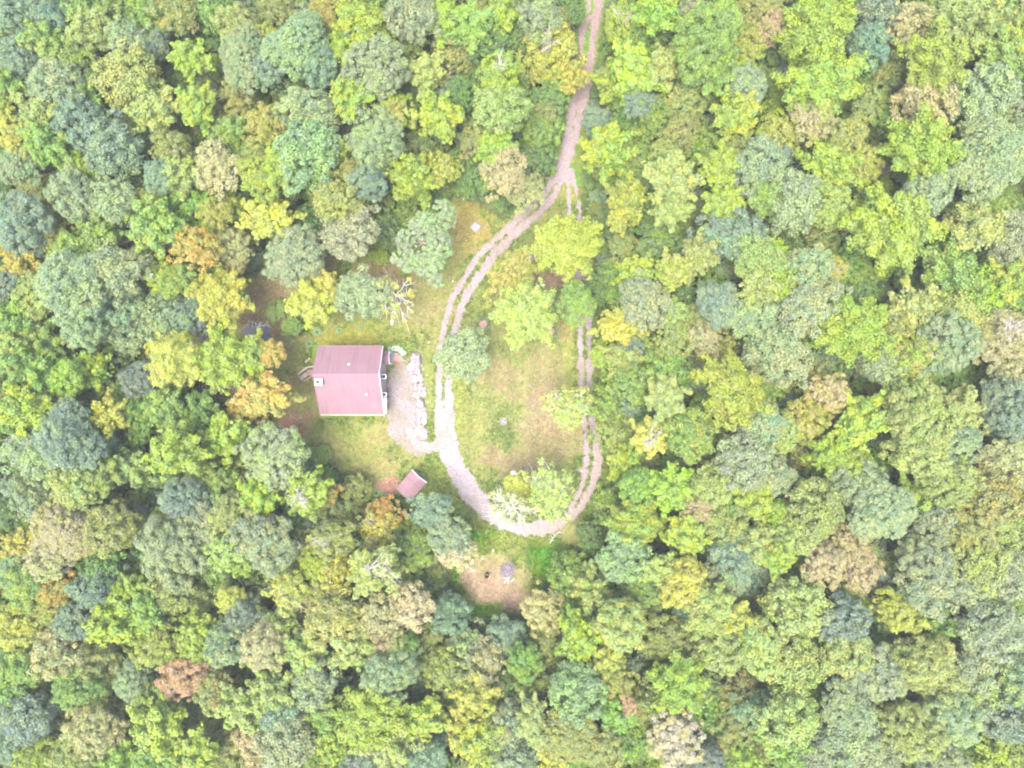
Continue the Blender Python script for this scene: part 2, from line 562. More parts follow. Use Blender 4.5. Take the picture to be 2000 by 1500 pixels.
def ground_colour(px, py):
    """surface colour of the lawn, litter and bare soil, all of it in the stuff itself"""
    n_hi = fbm(px / 26.0, py / 26.0, 1, 5)
    n_lo = fbm(px / 90.0, py / 90.0, 2, 4)
    out = np.zeros(px.shape + (3,))
    forest_a, forest_b = np.array(alb(150, 158, 100)), np.array(alb(120, 152, 84))
    w = np.clip((n_lo - 0.35) * 3, 0, 1)[..., None]
    forest = forest_a * (1 - w) + forest_b * w
    g1, g2, g3 = np.array(alb(136, 188, 70)), np.array(alb(164, 190, 84)), np.array(alb(194, 184, 112))
    w1 = np.clip((n_hi - 0.35) * 3.2, 0, 1)[..., None]
    w2 = np.clip((n_lo - 0.5) * 3.4 + (n_hi - 0.5) * 2.0, 0, 1)[..., None] * 0.7
    lawn = (g1 * (1 - w1) + g2 * w1) * (1 - w2) + g3 * w2
    jit = (n_hi - 0.5) + 0.8 * (fbm(px / 9.0, py / 9.0, 4, 3) - 0.5)
    for (cx, cy, rx, ry, rot, c, st) in PATCH:
        dx, dy = px - cx, py - cy
        ca, sa = math.cos(rot), math.sin(rot)
        u, v = (dx * ca + dy * sa) / rx, (-dx * sa + dy * ca) / ry
        d = np.sqrt(u * u + v * v) + jit * 1.35
        wgt = np.clip((1.25 - d) / 0.7, 0, 1)
        wgt = (wgt * wgt * (3 - 2 * wgt) * st * (0.82 if c[0] > c[1] and st < 0.82 else 1.0))[..., None]
        lawn = lawn * (1 - wgt) + np.array(alb(*c)) * wgt
    # faint mowing arcs round the fire pit
    rr = np.hypot(px - 983, py - 823)
    arc = (np.sin(rr / 9.0 * 2 * PI / 1.6) > 0.86) & (rr < 72) & (rr > 24) & (py < 815) & (px < 1000) & (n_hi > 0.44)
    lawn = np.where(arc[..., None], lawn * 0.78 + np.array(alb(224, 204, 160)) * 0.22, lawn)
    stripe = 1 + 0.05 * np.sign(np.sin(px / 7.0))
    lawn = np.where(((px > 900) & (px < 1130))[..., None], lawn * stripe[..., None], lawn)
    d = poly_dist(px, py, CLEARING)
    ins = in_poly(px, py, CLEARING)
    sd = np.where(ins, d, -d) + (n_hi - 0.5) * 26
    k = np.clip(sd / 12.0 + 0.5, 0, 1)[..., None]
    out = forest * (1 - k) + lawn * k
    out = out * (1 + 0.75 * (fbm(px / 5.0, py / 5.0, 6, 3) - 0.5))[..., None]
    return out


def axis_lines(lo, hi, step, far):
    a = np.arange(lo, hi + 1e-6, step)
    left = lo - np.array([1, 2.5, 5, 9, 15, 25, 40, 70, 130, 300, far])
    right = hi + np.array([1, 2.5, 5, 9, 15, 25, 40, 70, 130, 300, far])
    return np.concatenate([left[::-1], a, right])


gx = axis_lines(-57.0, 15.0, 0.22, 900.0)
gy = axis_lines(-34.0, 57.0, 0.22, 900.0)
GX, GY = np.meshgrid(gx, gy)
PXg, PYg = 1000 + GX * PPM, 750 - GY * PPM
gcol = ground_colour(PXg, PYg)
gv = np.stack([GX, GY, ground_z(GX, GY)], -1).reshape(-1, 3)
ny, nx = GX.shape
idx = np.arange(nx * ny).reshape(ny, nx)
gf = np.stack([idx[:-1, :-1], idx[:-1, 1:], idx[1:, 1:], idx[1:, :-1]], -1).reshape(-1, 4)
# a dip where the pond lies
POND = [(470, 648), (477, 640), (486, 632), (500, 629), (520, 631), (530, 642), (531, 656), (516, 668), (496, 668), (480, 660)]
pond_in = in_poly(PXg, PYg, POND)
pd = poly_dist(PXg, PYg, POND)
gv[:, 2] -= np.where(pond_in, np.minimum(pd / 6.0, 1.0) * 0.5, 0).ravel()
rgba = np.concatenate([gcol.reshape(-1, 3), np.ones((nx * ny, 1))], 1)
me = np_mesh('ground', gv, gf, M['ground'], {'ground_colour': ('FLOAT_COLOR', rgba)}, smooth=True)
ground = tag(link(bpy.data.objects.new('ground', me)), kind='structure')

# pond water
pw = [W(x, y) for x, y in POND]
bm = bmesh.new()
zc = gz(*W(500, 648)) - 0.12
add_face(bm, [(x, y, zc) for x, y in pw][::-1])
tag(bm_obj('pond_water', bm, M['water']), kind='structure')

# ------------------------------------------------------------------ driveway and parking pad
TR = [
    [(1174, -50, 9), (1169, 10, 8), (1161, 50, 7), (1156, 90, 7), (1151, 130, 7), (1147, 160, 7), (1139, 195, 9), (1132, 230, 9), (1122, 270, 9), (1113, 300, 9)],
    [(1152, -40, 5), (1149, 20, 5), (1137, 65, 6), (1135, 100, 6), (1138, 140, 6), (1126, 190, 9), (1115, 230, 9), (1107, 270, 10), (1100, 300, 10)],
    [(1107, 285, 11), (1090, 340, 9), (1062, 380, 7), (1020, 420, 7), (977, 460, 6.5), (948, 488, 7), (930, 505, 7), (903, 550, 6), (881, 590, 6), (869, 630, 6), (862, 670, 6), (858, 720, 6.5), (857, 770, 7), (858, 810, 10), (862, 850, 15)],
    [(1112, 295, 10), (1102, 340, 7), (1084, 380, 7), (1048, 420, 7), (1002, 460, 8), (968, 495, 9), (940, 536, 9), (914, 570, 8), (898, 610, 7), (889, 645, 7), (881, 690, 7), (876, 740, 8), (877, 790, 9), (877, 830, 12), (878, 870, 17)],
    [(868, 815, 14), (869, 860, 19), (884, 900, 20), (906, 940, 22), (928, 972, 21), (952, 1000, 16), (985, 1024, 12), (1020, 1035, 12), (1055, 1031, 16), (1082, 1026, 13), (1105, 1013, 5)],
    [(1085, 1028, 8), (1115, 1008, 6), (1137, 985, 7), (1158, 948, 8), (1168, 900, 9), (1166, 860, 8), (1158, 826, 6), (1152, 790, 6), (1151, 740, 6), (1151, 680, 6), (1150, 620, 6), (1149, 560, 6), (1146, 520, 6), (1135, 470, 6), (1131, 400, 5), (1124, 370, 5), (1115, 330, 6)],
    [(1105, 1010, 4), (1125, 975, 4), (1140, 940, 5), (1147, 890, 5), (1143, 844, 4), (1137, 800, 5), (1135, 740, 6), (1134, 690, 6), (1133, 640, 6), (1132, 580, 6), (1125, 520, 6), (1118, 470, 6), (1113, 420, 6), (1110, 370, 6), (1104, 335, 6)],
    [(800, 842, 9), (818, 868, 12), (838, 878, 9), (856, 868, 10)],
]
PAD = [(758, 726), (770, 712), (790, 706), (808, 722), (818, 760), (816, 805), (808, 838), (816, 858), (838, 876), (832, 894), (804, 893), (776, 872), (760, 846), (756, 800), (755, 760)]


def track_density(px, py, tracks):
    best = np.full(px.shape, -9.0)
    for tr in tracks:
        for (ax, ay, aw), (bx, by, bw) in zip(tr[:-1], tr[1:]):
            dx, dy = bx - ax, by - ay
            t = np.clip(((px - ax) * dx + (py - ay) * dy) / (dx * dx + dy * dy), 0, 1)
            d = np.hypot(px - ax - t * dx, py - ay - t * dy)
            w = aw + (bw - aw) * t
            best = np.maximum(best, (w - d) / 5.0)
    return best


STEP = 0.12
hx = np.arange(-17.5, 13.5, STEP)
hy = np.arange(-21.5, 56.5, STEP)
HX, HY = np.meshgrid(hx, hy)
HPX, HPY = 1000 + HX * PPM, 750 - HY * PPM
hn = fbm(HPX / 7.0, HPY / 7.0, 7, 4)
hl = fbm(HPX / 45.0, HPY / 45.0, 9, 3)
dens = track_density(HPX, HPY, TR)
pad_in = in_poly(HPX, HPY, PAD)
pad_d = np.where(pad_in, 1, -1) * poly_dist(HPX, HPY, PAD) / 5.0
field = dens + (hn - 0.5) * 2.7 + (hl - 0.52) * 1.4
field_pad = pad_d + (hn - 0.5) * 4.2 - np.clip((hl - 0.5) * 3, 0, 0.8)


def field_mesh(name, field, lift, colour):
    keep = (field[:-1, :-1] + field[1:, 1:] + field[1:, :-1] + field[:-1, 1:]) > 0
    nyy, nxx = field.shape
    ids = np.arange(nxx * nyy).reshape(nyy, nxx)
    f = np.stack([ids[:-1, :-1], ids[:-1, 1:], ids[1:, 1:], ids[1:, :-1]], -1)[keep]
    used, inv = np.unique(f.ravel(), return_inverse=True)
    # edges of the sheet sink to just above the turf, its middle stands a little proud
    h = np.clip(field, 0, 1.5) / 1.5 * 0.03
    v = np.stack([HX, HY, ground_z(HX, HY) + lift + h], -1).reshape(-1, 3)[used]
    c = np.concatenate([colour.reshape(-1, 3)[used], np.ones((len(used), 1))], 1)
    me = np_mesh(name, v, inv.reshape(-1, 4), M['gravel'], {'ground_colour': ('FLOAT_COLOR', c)}, smooth=True)
    return tag(link(bpy.data.objects.new(name, me)), kind='structure')


# pinkish, leaf-strewn gravel under the trees to the north and east, whiter stone near the house
pale = np.clip(1.1 - np.hypot((HPX - 880) / 330.0, (HPY - 850) / 330.0), 0, 1) ** 0.7
pale = np.clip(pale - np.clip((HPX - 1100) / 40, 0, 1) * 0.7, 0, 1)[..., None]
ca = np.array(alb(222, 200, 204)) * (1 - pale) + np.array(alb(222, 209, 212)) * pale
grass_w = (np.clip((hl - 0.5) * 2.4, 0, 0.35) + np.clip(0.5 - dens, 0, 1) * 0.25)[..., None]
ca = ca * (1 - grass_w) + np.array(alb(196, 180, 140)) * grass_w
brown = np.clip((260 - HPY) / 120.0, 0, 1)[..., None] * 0.55
ca = ca * (1 - brown) + np.array(alb(204, 168, 168)) * brown
field_mesh('driveway', field, 0.012, ca)
cp = np.array(alb(212, 197, 198)) * (1 - np.clip((hl - 0.4) * 3, 0, 0.6))[..., None] + np.array(alb(186, 176, 142)) * np.clip((hl - 0.4) * 3, 0, 0.6)[..., None]
field_mesh('gravel_pad', np.minimum(field_pad, 2.0) - np.where(field > 0.4, 9, 0), 0.014, cp)

# loose stones along the gravel (uncountable)
msk = (np.maximum(field, field_pad) > -0.8)
cand = np.argwhere(msk)
sel = cand[RNG.choice(len(cand), 5200, replace=True)]
sx = HX[sel[:, 0], sel[:, 1]] + RNG.uniform(-.06, .06, len(sel))
sy = HY[sel[:, 0], sel[:, 1]] + RNG.uniform(-.06, .06, len(sel))
octv = np.array([(1, 0, 0), (-1, 0, 0), (0, 1, 0), (0, -1, 0), (0, 0, 1), (0, 0, -1)], float)
octf = np.array([(0, 2, 4), (2, 1, 4), (1, 3, 4), (3, 0, 4), (2, 0, 5), (1, 2, 5), (3, 1, 5), (0, 3, 5)])
ns = len(sx)
size = RNG.uniform(0.02, 0.065, ns) * np.where(RNG.random(ns) < 0.06, 1.7, 1.0)
ang = RNG.uniform(0, 2 * PI, ns)
v = octv[None] * size[:, None, None] * RNG.uniform(0.7, 1.3, (ns, 6, 1)) * np.array([1, 1, 0.7])
vr = np.stack([v[..., 0] * np.cos(ang)[:, None] - v[..., 1] * np.sin(ang)[:, None],
               v[..., 0] * np.sin(ang)[:, None] + v[..., 1] * np.cos(ang)[:, None], v[..., 2]], -1)
vr += np.stack([sx, sy, ground_z(sx, sy) + 0.03], -1)[:, None]
tone = RNG.uniform(0.75, 1.25, (ns, 1)) * np.array(alb(226, 212, 210))
tone = np.repeat(np.concatenate([tone, np.ones((ns, 1))], 1), 6, axis=0)
me = np_mesh('loose_gravel', vr.reshape(-1, 3), (octf[None] + 6 * np.arange(ns)[:, None, None]).reshape(-1, 3), M['litter'], {'ground_colour': ('FLOAT_COLOR', tone)})
tag(link(bpy.data.objects.new('loose_gravel', me)), kind='stuff')

# ------------------------------------------------------------------ grass tufts and fallen leaves (stuff)


def sample_clearing(n, margin=6):
    xs = RNG.uniform(-56, 14, n)
    ys = RNG.uniform(-33, 27, n)
    px, py = 1000 + xs * PPM, 750 - ys * PPM
    d = poly_dist(px, py, CLEARING)
    ok = in_poly(px, py, CLEARING) | (d < margin)
    return xs[ok], ys[ok], px[ok], py[ok]


xs, ys, px_, py_ = sample_clearing(175000)
tden = track_density(px_, py_, TR)
padd = np.where(in_poly(px_, py_, PAD), 1, -1) * poly_dist(px_, py_, PAD)
ok = (np.maximum(tden, padd / 5.0) + (fbm(px_ / 7.0, py_ / 7.0, 7, 4) - 0.5) * 2.4 < 0.0) & ~in_poly(px_, py_, POND)
ok &= ~((px_ > 610) & (px_ < 762) & (py_ > 672) & (py_ < 815))
xs, ys, px_, py_ = xs[ok], ys[ok], px_[ok], py_[ok]
gc = ground_colour(px_, py_)
# rank weeds where the turf is vivid green, thin on bare soil
green = np.clip((gc[:, 1] - gc[:, 0]) / (gc[:, 1] + 1e-6) * 4.0, 0, 1)
keep = RNG.random(len(xs)) < (0.45 + 0.55 * green)
xs, ys, gc, green = xs[keep], ys[keep], gc[keep], green[keep]
nt_ = len(xs)
hgt = RNG.uniform(0.05, 0.11, nt_) * (1 + 1.3 * np.clip(green * 2 - 0.9, 0, 1))
verts, cols = [], []
for b in range(3):
    a = RNG.uniform(0, 2 * PI, nt_)
    wdt = RNG.uniform(0.012, 0.03, nt_) * (1 + green)
    lean = hgt * RNG.uniform(0.5, 1.4, nt_)
    bx, by = xs + RNG.uniform(-.06, .06, nt_), ys + RNG.uniform(-.06, .06, nt_)
    bz = ground_z(bx, by)
    p0 = np.stack([bx - np.sin(a) * wdt, by + np.cos(a) * wdt, bz], -1)
    p1 = np.stack([bx + np.sin(a) * wdt, by - np.cos(a) * wdt, bz], -1)
    p2 = np.stack([bx + np.cos(a) * lean, by + np.sin(a) * lean, bz + hgt], -1)
    verts.append(np.stack([p0, p1, p2], 1))
    cols.append(gc * RNG.uniform(0.75, 1.3, (nt_, 1)))
verts = np.concatenate(verts).reshape(-1, 3)
cols = np.repeat(np.concatenate(cols), 3, axis=0)
cols = np.concatenate([cols, np.ones((len(cols), 1))], 1)
me = np_mesh('lawn_grass', verts, np.arange(len(verts)).reshape(-1, 3), M['blades'], {'ground_colour': ('FLOAT_COLOR', cols)})
tag(link(bpy.data.objects.new('lawn_grass', me)), kind='stuff')

xs, ys, px_, py_ = sample_clearing(60000, 3)
gc = ground_colour(px_, py_)
dry = np.clip((gc[:, 0] - gc[:, 1]) / (gc[:, 0] + 1e-6) * 4.0 + 0.3, 0.14, 1)
keep = (RNG.random(len(xs)) < dry * 0.85) & ~in_poly(px_, py_, POND) & ~((px_ > 610) & (px_ < 758) & (py_ > 674) & (py_ < 812))
xs, ys = xs[keep], ys[keep]
nl = len(xs)
a = RNG.uniform(0, 2 * PI, nl)
L = RNG.uniform(0.04, 0.125, nl)
zz = ground_z(xs, ys) + RNG.uniform(0.05, 0.09, nl)
dz = RNG.uniform(-0.02, 0.03, (nl, 4))
ux, uy = np.cos(a), np.sin(a)
q = np.stack([np.stack([xs + ux * L, ys + uy * L, zz + dz[:, 0]], -1), np.stack([xs - uy * L * .6, ys + ux * L * .6, zz + dz[:, 1]], -1),
              np.stack([xs - ux * L, ys - uy * L, zz + dz[:, 2]], -1), np.stack([xs + uy * L * .6, ys - ux * L * .6, zz + dz[:, 3]], -1)], 1)
pal = np.array([alb(244, 230, 205), alb(238, 216, 165), alb(228, 194, 158), alb(253, 246, 236), alb(210, 168, 140)])
lc = pal[RNG.integers(0, 5, nl)] * RNG.uniform(0.7, 1.15, (nl, 1))
lc = np.repeat(np.concatenate([lc, np.ones((nl, 1))], 1), 4, axis=0)
me = np_mesh('fallen_leaves', q.reshape(-1, 3), np.arange(nl * 4).reshape(-1, 4), M['litter'], {'ground_colour': ('FLOAT_COLOR', lc)})
tag(link(bpy.data.objects.new('fallen_leaves', me)), kind='stuff')

# ------------------------------------------------------------------ the house
def part(name, bm, mat, root, smooth=False):
    """bm is in world space; it becomes a child of root"""
    bpy.context.view_layer.update()
    bm.transform(root.matrix_world.inverted())
    return bm_obj(name, bm, mat, root, smooth)


def sub(name, bm, mat, parent):
    bpy.context.view_layer.update()
    bm.transform(parent.matrix_world.inverted())
    return bm_obj(name, bm, mat, parent)


HX0, HX1, HYS, HYN, HYR = -25.32, -16.88, -4.0, 4.88, 1.33
ZN, ZR, ZS = 4.2, 6.8, 3.2
house = empty('house', (-21.1, 0.44, 0))
tag(house, 'brown house with a wide pinkish brown roof beside the gravel pad', 'house')
for nm, (y0, z0) in (('roof_slope', (HYN, ZN)), ('roof_slope', (HYS, ZS))):
    bm = bmesh.new()
    nrm = 0.0
    slab_from(bm, [(HX0, y0, z0), (HX1, y0, z0), (HX1, HYR, ZR), (HX0, HYR, ZR)] if y0 < HYR else
              [(HX0, HYR, ZR), (HX1, HYR, ZR), (HX1, y0, z0), (HX0, y0, z0)], 0.14)
    part(nm, bm, M['roof'], house)
bm = bmesh.new()
add_box(bm, ((HX0 + HX1) / 2, HYR - 0.09, ZR - 0.03), (HX1 - HX0 + 0.02, 0.2, 0.03), rx=math.atan2(ZR - ZS, HYR - HYS))
add_box(bm, ((HX0 + HX1) / 2, HYR + 0.09, ZR - 0.03), (HX1 - HX0 + 0.02, 0.2, 0.03), rx=-math.atan2(ZR - ZN, HYN - HYR))
part('ridge_cap', bm, M['roof'], house)
# walls: gable ends and long sides
wx0, wx1, wy0, wy1 = HX0 + 0.35, HX1 - 0.42, HYS + 0.4, HYN - 0.4


def roof_z(y):
    return ZR - (HYR - y) * (ZR - ZS) / (HYR - HYS) if y < HYR else ZR - (y - HYR) * (ZR - ZN) / (HYN - HYR)


for xw in (wx0, wx1):
    bm = bmesh.new()
    t = 0.18
    prof = [(wy0, -0.3), (wy1, -0.3), (wy1, roof_z(wy1) - 0.17), (HYR, ZR - 0.17), (wy0, roof_z(wy0) - 0.17)]
    a = [bm.verts.new((xw - t / 2, y, z)) for y, z in prof]
    b = [bm.verts.new((xw + t / 2, y, z)) for y, z in prof]
    bm.faces.new(a[::-1]); bm.faces.new(b)
    for i in range(5):
        j = (i + 1) % 5
        bm.faces.new((a[i], a[j], b[j], b[i]))
    part('gable_wall', bm, M['siding'], house)
for yw in (wy0, wy1):
    bm = bmesh.new()
    add_box(bm, ((wx0 + wx1) / 2, yw, (roof_z(yw) - 0.2 - 0.3) / 2), (wx1 - wx0 - 0.19, 0.18, roof_z(yw) - 0.2 + 0.3))
    part('long_wall', bm, M['siding'], house)
# clapboard laps on the east wall
bm = bmesh.new()
z = 0.1
while z < 3.2:
    add_box(bm, (wx1 + 0.1, (wy0 + wy1) / 2, z), (0.025, wy1 - wy0, 0.03))
    z += 0.2
part('clapboards', bm, M['siding'], house)['kind'] = 'stuff'
# white rake boards on the east gable, brown on the west
for xe, mt in ((HX1 + 0.025, M['white_paint']), (HX0 - 0.025, M['roof'])):
    for y0, z0 in ((HYN, ZN), (HYS, ZS)):
        ang = math.atan2(ZR - z0, HYR - y0) if y0 < HYR else math.atan2(z0 - ZR, y0 - HYR)
        ln = math.hypot(ZR - z0, HYR - y0)
        bm = bmesh.new()
        add_box(bm, (xe, (y0 + HYR) / 2, (z0 + ZR) / 2 - 0.07), (0.035, ln, 0.2), rx=ang)
        part('rake_board', bm, mt, house)
for yg, zg, s in ((HYS - 0.08, ZS - 0.06, 1), (HYN + 0.08, ZN - 0.06, -1)):
    bm = bmesh.new()
    add_box(bm, ((HX0 + HX1) / 2, yg, zg - 0.06), (HX1 - HX0 + 0.1, 0.12, 0.02))
    add_box(bm, ((HX0 + HX1) / 2, yg - 0.065 * s, zg), (HX1 - HX0 + 0.1, 0.02, 0.12))
    add_box(bm, ((HX0 + HX1) / 2, yg + 0.065 * s, zg), (HX1 - HX0 + 0.1, 0.02, 0.12))
    part('gutter', bm, M['tan_wood'] if s > 0 else M['roof'], house)
# chimney with its round flue at the west edge
cx, cy = -24.55, 0.26
bm = bmesh.new()
add_box(bm, (cx, cy, 6.25), (0.78, 0.72, 0.95), bevel=0.02)
ch = part('chimney', bm, M['siding'], house)
bm = bmesh.new()
add_box(bm, (cx, cy, 6.77), (0.95, 0.88, 0.1), bevel=0.03)
sub('chimney_cap', bm, M['white_paint'], ch)
bm = bmesh.new()
add_cyl(bm, (cx - 0.08, cy, 6.8), (cx - 0.08, cy, 6.98), 0.27, 0.26, 16)
add_cyl(bm, (cx - 0.08, cy, 6.98), (cx - 0.08, cy, 7.04), 0.15, 0.1, 16)
sub('flue', bm, M['soil'], ch)
for px, py in ((681, 711.5), (712, 770)):
    x, y = W(px, py, 6.0)
    bm = bmesh.new()
    add_cyl(bm, (x, y, roof_z(y) - 0.05), (x, y, roof_z(y) + 0.3), 0.075, 0.075, 10)
    add_cyl(bm, (x, y, roof_z(y) - 0.02), (x, y, roof_z(y) + 0.06), 0.15, 0.09, 10)
    part('vent_pipe', bm, M['white_paint'], house)
# small gabled porch on the east side
pb = [W(747, 685.5, 2.7), W(760, 711, 2.7)]
px0, px1 = wx1 + 0.1, pb[1][0]
pyn, pys = pb[0][1], pb[1][1]
pym = W(750, 696.5, 3.1)[1]
for y0 in (pyn, pys):
    bm = bmesh.new()
    pts = [(px0, y0, 2.62), (px1, y0, 2.62), (px1, pym, 3.05), (px0, pym, 3.05)]
    slab_from(bm, pts if y0 < pym else [pts[3], pts[2], pts[1], pts[0]], 0.08)
    part('porch_roof', bm, M['roof'], house)
bm = bmesh.new()
add_box(bm, (px1 + 0.02, (pys + pym) / 2, 2.8), (0.04, pym - pys + 0.02, 0.12), rx=math.atan2(0.43, pym - pys))
add_box(bm, (px1 + 0.02, (pyn + pym) / 2, 2.8), (0.04, pyn - pym + 0.02, 0.12), rx=-math.atan2(0.43, pyn - pym))
part('porch_trim', bm, M['white_paint'], house)
for yq in (pyn - 0.12, pys + 0.12):
    bm = bmesh.new()
    add_box(bm, (px1 - 0.12, yq, 1.28), (0.1, 0.1, 2.6))
    part('porch_post', bm, M['white_paint'], house)
bm = bmesh.new()
add_box(bm, ((px0 + px1) / 2, (pyn + pys) / 2, 0.12), (px1 - px0 + 0.1, pyn - pys + 0.05, 0.24))
part('porch_step', bm, M['concrete'], house)
bm = bmesh.new()
add_box(bm, (wx1 + 0.11, (pyn + pys) / 2, 1.25), (0.06, 0.95, 2.0))
dr = part('door', bm, M['red_wood'], house)
bm = bmesh.new()
add_cyl(bm, (wx1 + 0.14, (pyn + pys) / 2 - 0.36, 1.2), (wx1 + 0.2, (pyn + pys) / 2 - 0.36, 1.2), 0.03, n=8)
sub('handle', bm, M['grey_metal'], dr)
# white boxes on the east wall and the pale door near the south corner
for px, py, w, zt in ((747.0, 735.5, 0.62, 3.4), (747.3, 770.5, 0.55, 3.1)):
    x, y = W(px, py, zt)
    bm = bmesh.new()
    x = wx1 + 0.4
    for dy in (-w / 2 + 0.05, w / 2 - 0.05):
        add_box(bm, (x, y + dy, zt - 0.15), (0.56, 0.08, 0.24))
    for dx in (-0.28, 0.28):
        add_box(bm, (x + dx, y, zt - 0.15), (0.08, w - 0.16, 0.24))
    add_box(bm, (x, y, zt - 0.27), (0.46, w - 0.2, 0.06))
    wb = part('window_box', bm, M['white_paint'], house)
    bm = bmesh.new()
    add_box(bm, (x, y, zt - 0.16), (0.44, w - 0.22, 0.1))
    sub('soil', bm, M['soil'], wb)
    bm = bmesh.new()
    add_box(bm, (wx1 + 0.115, y, zt + 0.3), (0.05, 0.9, 1.0))
    wf = part('window', bm, M['white_paint'], house)
    bm = bmesh.new()
    add_box(bm, (wx1 + 0.135, y, zt + 0.3), (0.03, 0.74, 0.84))
    sub('pane', bm, M['dark_glass'], wf)
ya, yb = W(750, 778, 2.3)[1], W(750, 806, 2.3)[1]
bm = bmesh.new()
add_box(bm, (wx1 + 0.13, (ya + yb) / 2, 1.25), (0.08, ya - yb, 2.3))
gd = part('side_door', bm, M['white_paint'], house)
for k in range(4):
    bm = bmesh.new()
    add_box(bm, (wx1 + 0.18, (ya + yb) / 2, 0.42 + k * 0.55), (0.03, ya - yb - 0.25, 0.42), bevel=0.01)
    sub('door_panel', bm, M['white_paint'], gd)
bm = bmesh.new()
add_box(bm, (wx1 + 0.35, (ya + yb) / 2, 2.55), (0.6, ya - yb + 0.2, 0.07))
part('door_canopy', bm, M['white_paint'], house)

# timber steps on the west side
st = empty('wooden_steps', (*W(600, 728), 0))
tag(st, 'weathered timber steps with handrails leading down from the west wall of the house', 'steps')
for k in range(7):
    x, y = W(611 - k * 1.9, 727.5, 1.2)
    bm = bmesh.new()
    add_box(bm, (x, y, 1.1), (0.125, 0.78, 0.05))
    part('landing_board', bm, M['red_wood'], st)
x0, y0 = W(598, 731, 1.0)
x1, y1 = W(587, 739, 0.1)
dv = Vector((x1 - x0, y1 - y0, 0))
rzs = math.atan2(dv.y, dv.x)
for k in range(5):
    t = (k + 0.5) / 5
    bm = bmesh.new()
    add_box(bm, (x0 + dv.x * t, y0 + dv.y * t, 1.0 - t * 0.95), (0.24, 0.62, 0.05), rz=rzs)
    part('tread', bm, M['grey_wood'], st)
for a, b, za, zb, w, mt in (((612, 715.5), (598, 718), 2.0, 2.0, 0.18, 'grey_wood'), ((599, 717.5), (582, 731.5), 2.0, 1.1, 0.24, 'grey_wood'),
                            ((611, 733.5), (593, 744.5), 2.0, 1.1, 0.09, 'tan_wood'), ((582.5, 734), (593, 744.5), 1.1, 1.1, 0.07, 'tan_wood')):
    ax, ay = W(*a, za)
    bx, by = W(*b, zb)
    A, B = Vector((ax, ay, za)), Vector((bx, by, zb))
    bm = bmesh.new()
    d = B - A
    add_box(bm, (A + B) / 2, (d.length, w, 0.05), rz=math.atan2(d.y, d.x), ry=-math.asin(d.z / d.length))
    hr = part('handrail', bm, M[mt], st)
    for q in (A, B):
        bm = bmesh.new()
        add_box(bm, (q.x, q.y, q.z / 2 - 0.1), (0.08, 0.08, q.z + 0.08))
        part('post', bm, M['grey_wood'], st)
for a, b, nm, lb in (((597, 708), (606, 699.5), 'plank', 'short tan plank lying on the grass by the west wall of the house'),
                     ((776, 703), (786, 703), None, None)):
    if nm is None: continue
    ax, ay = W(*a); bx, by = W(*b)
    bm = bmesh.new()
    add_box(bm, (0, 0, 0.05), (math.hypot(bx - ax, by - ay), 0.24, 0.05), bevel=0.01)
    o = tag(bm_obj(nm, bm, M['tan_wood']), lb, 'plank')
    o.location = ((ax + bx) / 2, (ay + by) / 2, gz((ax + bx) / 2, (ay + by) / 2) + 0.03)
    o.rotation_euler = (0, 0, math.atan2(by - ay, bx - ax))

# ------------------------------------------------------------------ the small shed
sc_ = W(802.7, 949, 2.5)
shed = empty('shed', (*sc_, gz(*sc_)), math.radians(49))
tag(shed, 'small shed with a pinkish brown gabled roof and white trim, beside the driveway', 'shed')
SL, SW = 3.25, 2.6


def spart(name, bm, mat, parent=None):
    return bm_obj(name, bm, mat, parent or shed)


for s in (1, -1):
    bm = bmesh.new()
    pts = [(-SL / 2, s * SW / 2, 2.15), (SL / 2, s * SW / 2, 2.15), (SL / 2, 0, 2.72), (-SL / 2, 0, 2.72)]
    slab_from(bm, pts if s < 0 else pts[::-1], 0.07)
    spart('roof_slope', bm, M['roof'])
    bm = bmesh.new()
    add_box(bm, (SL / 2 + 0.02, s * SW / 4, 2.42), (0.05, math.hypot(SW / 2, 0.57), 0.13), rx=-s * math.atan2(0.57, SW / 2))
    spart('rake_board', bm, M['white_paint'])
    bm = bmesh.new()
    add_box(bm, (0, s * (SW / 2 - 0.16), 1.05), (SL - 0.42, 0.08, 2.1))
    spart('wall', bm, M['siding'])
for xw in (-SL / 2 + 0.17, SL / 2 - 0.17):
    bm = bmesh.new()
    prof = [(-SW / 2 + 0.13, 0), (SW / 2 - 0.13, 0), (SW / 2 - 0.13, 2.13), (0, 2.62), (-SW / 2 + 0.13, 2.13)]
    a = [bm.verts.new((xw - 0.04, y, z)) for y, z in prof]
    b = [bm.verts.new((xw + 0.04, y, z)) for y, z in prof]
    bm.faces.new(a[::-1]); bm.faces.new(b)
    for i in range(5):
        j = (i + 1) % 5
        bm.faces.new((a[i], a[j], b[j], b[i]))
    spart('gable_wall', bm, M['siding'])
bm = bmesh.new()
add_box(bm, (SL / 2 - 0.1, 0, 0.95), (0.06, 1.0, 1.8))
d_ = spart('door', bm, M['red_wood'])
bm = bmesh.new()
add_box(bm, (SL / 2 - 0.05, 0.38, 0.95), (0.05, 0.05, 0.16))
spart('handle', bm, M['grey_metal'], d_)
bm = bmesh.new()
add_box(bm, (0, 0, 2.73), (SL + 0.02, 0.16, 0.03))
spart('ridge_cap', bm, M['roof'])
bx, by = W(764, 969)
bm = bmesh.new()
add_box(bm, (0, 0, 0.04), (1.0, 0.16, 0.05), bevel=0.01)
o = tag(bm_obj('plank', bm, M['tan_wood']), 'thin tan board lying on the reddish bare soil left of the small shed', 'plank')
o.location = (bx, by, gz(bx, by) + 0.03)
o.rotation_euler = (0, 0, math.radians(-38))


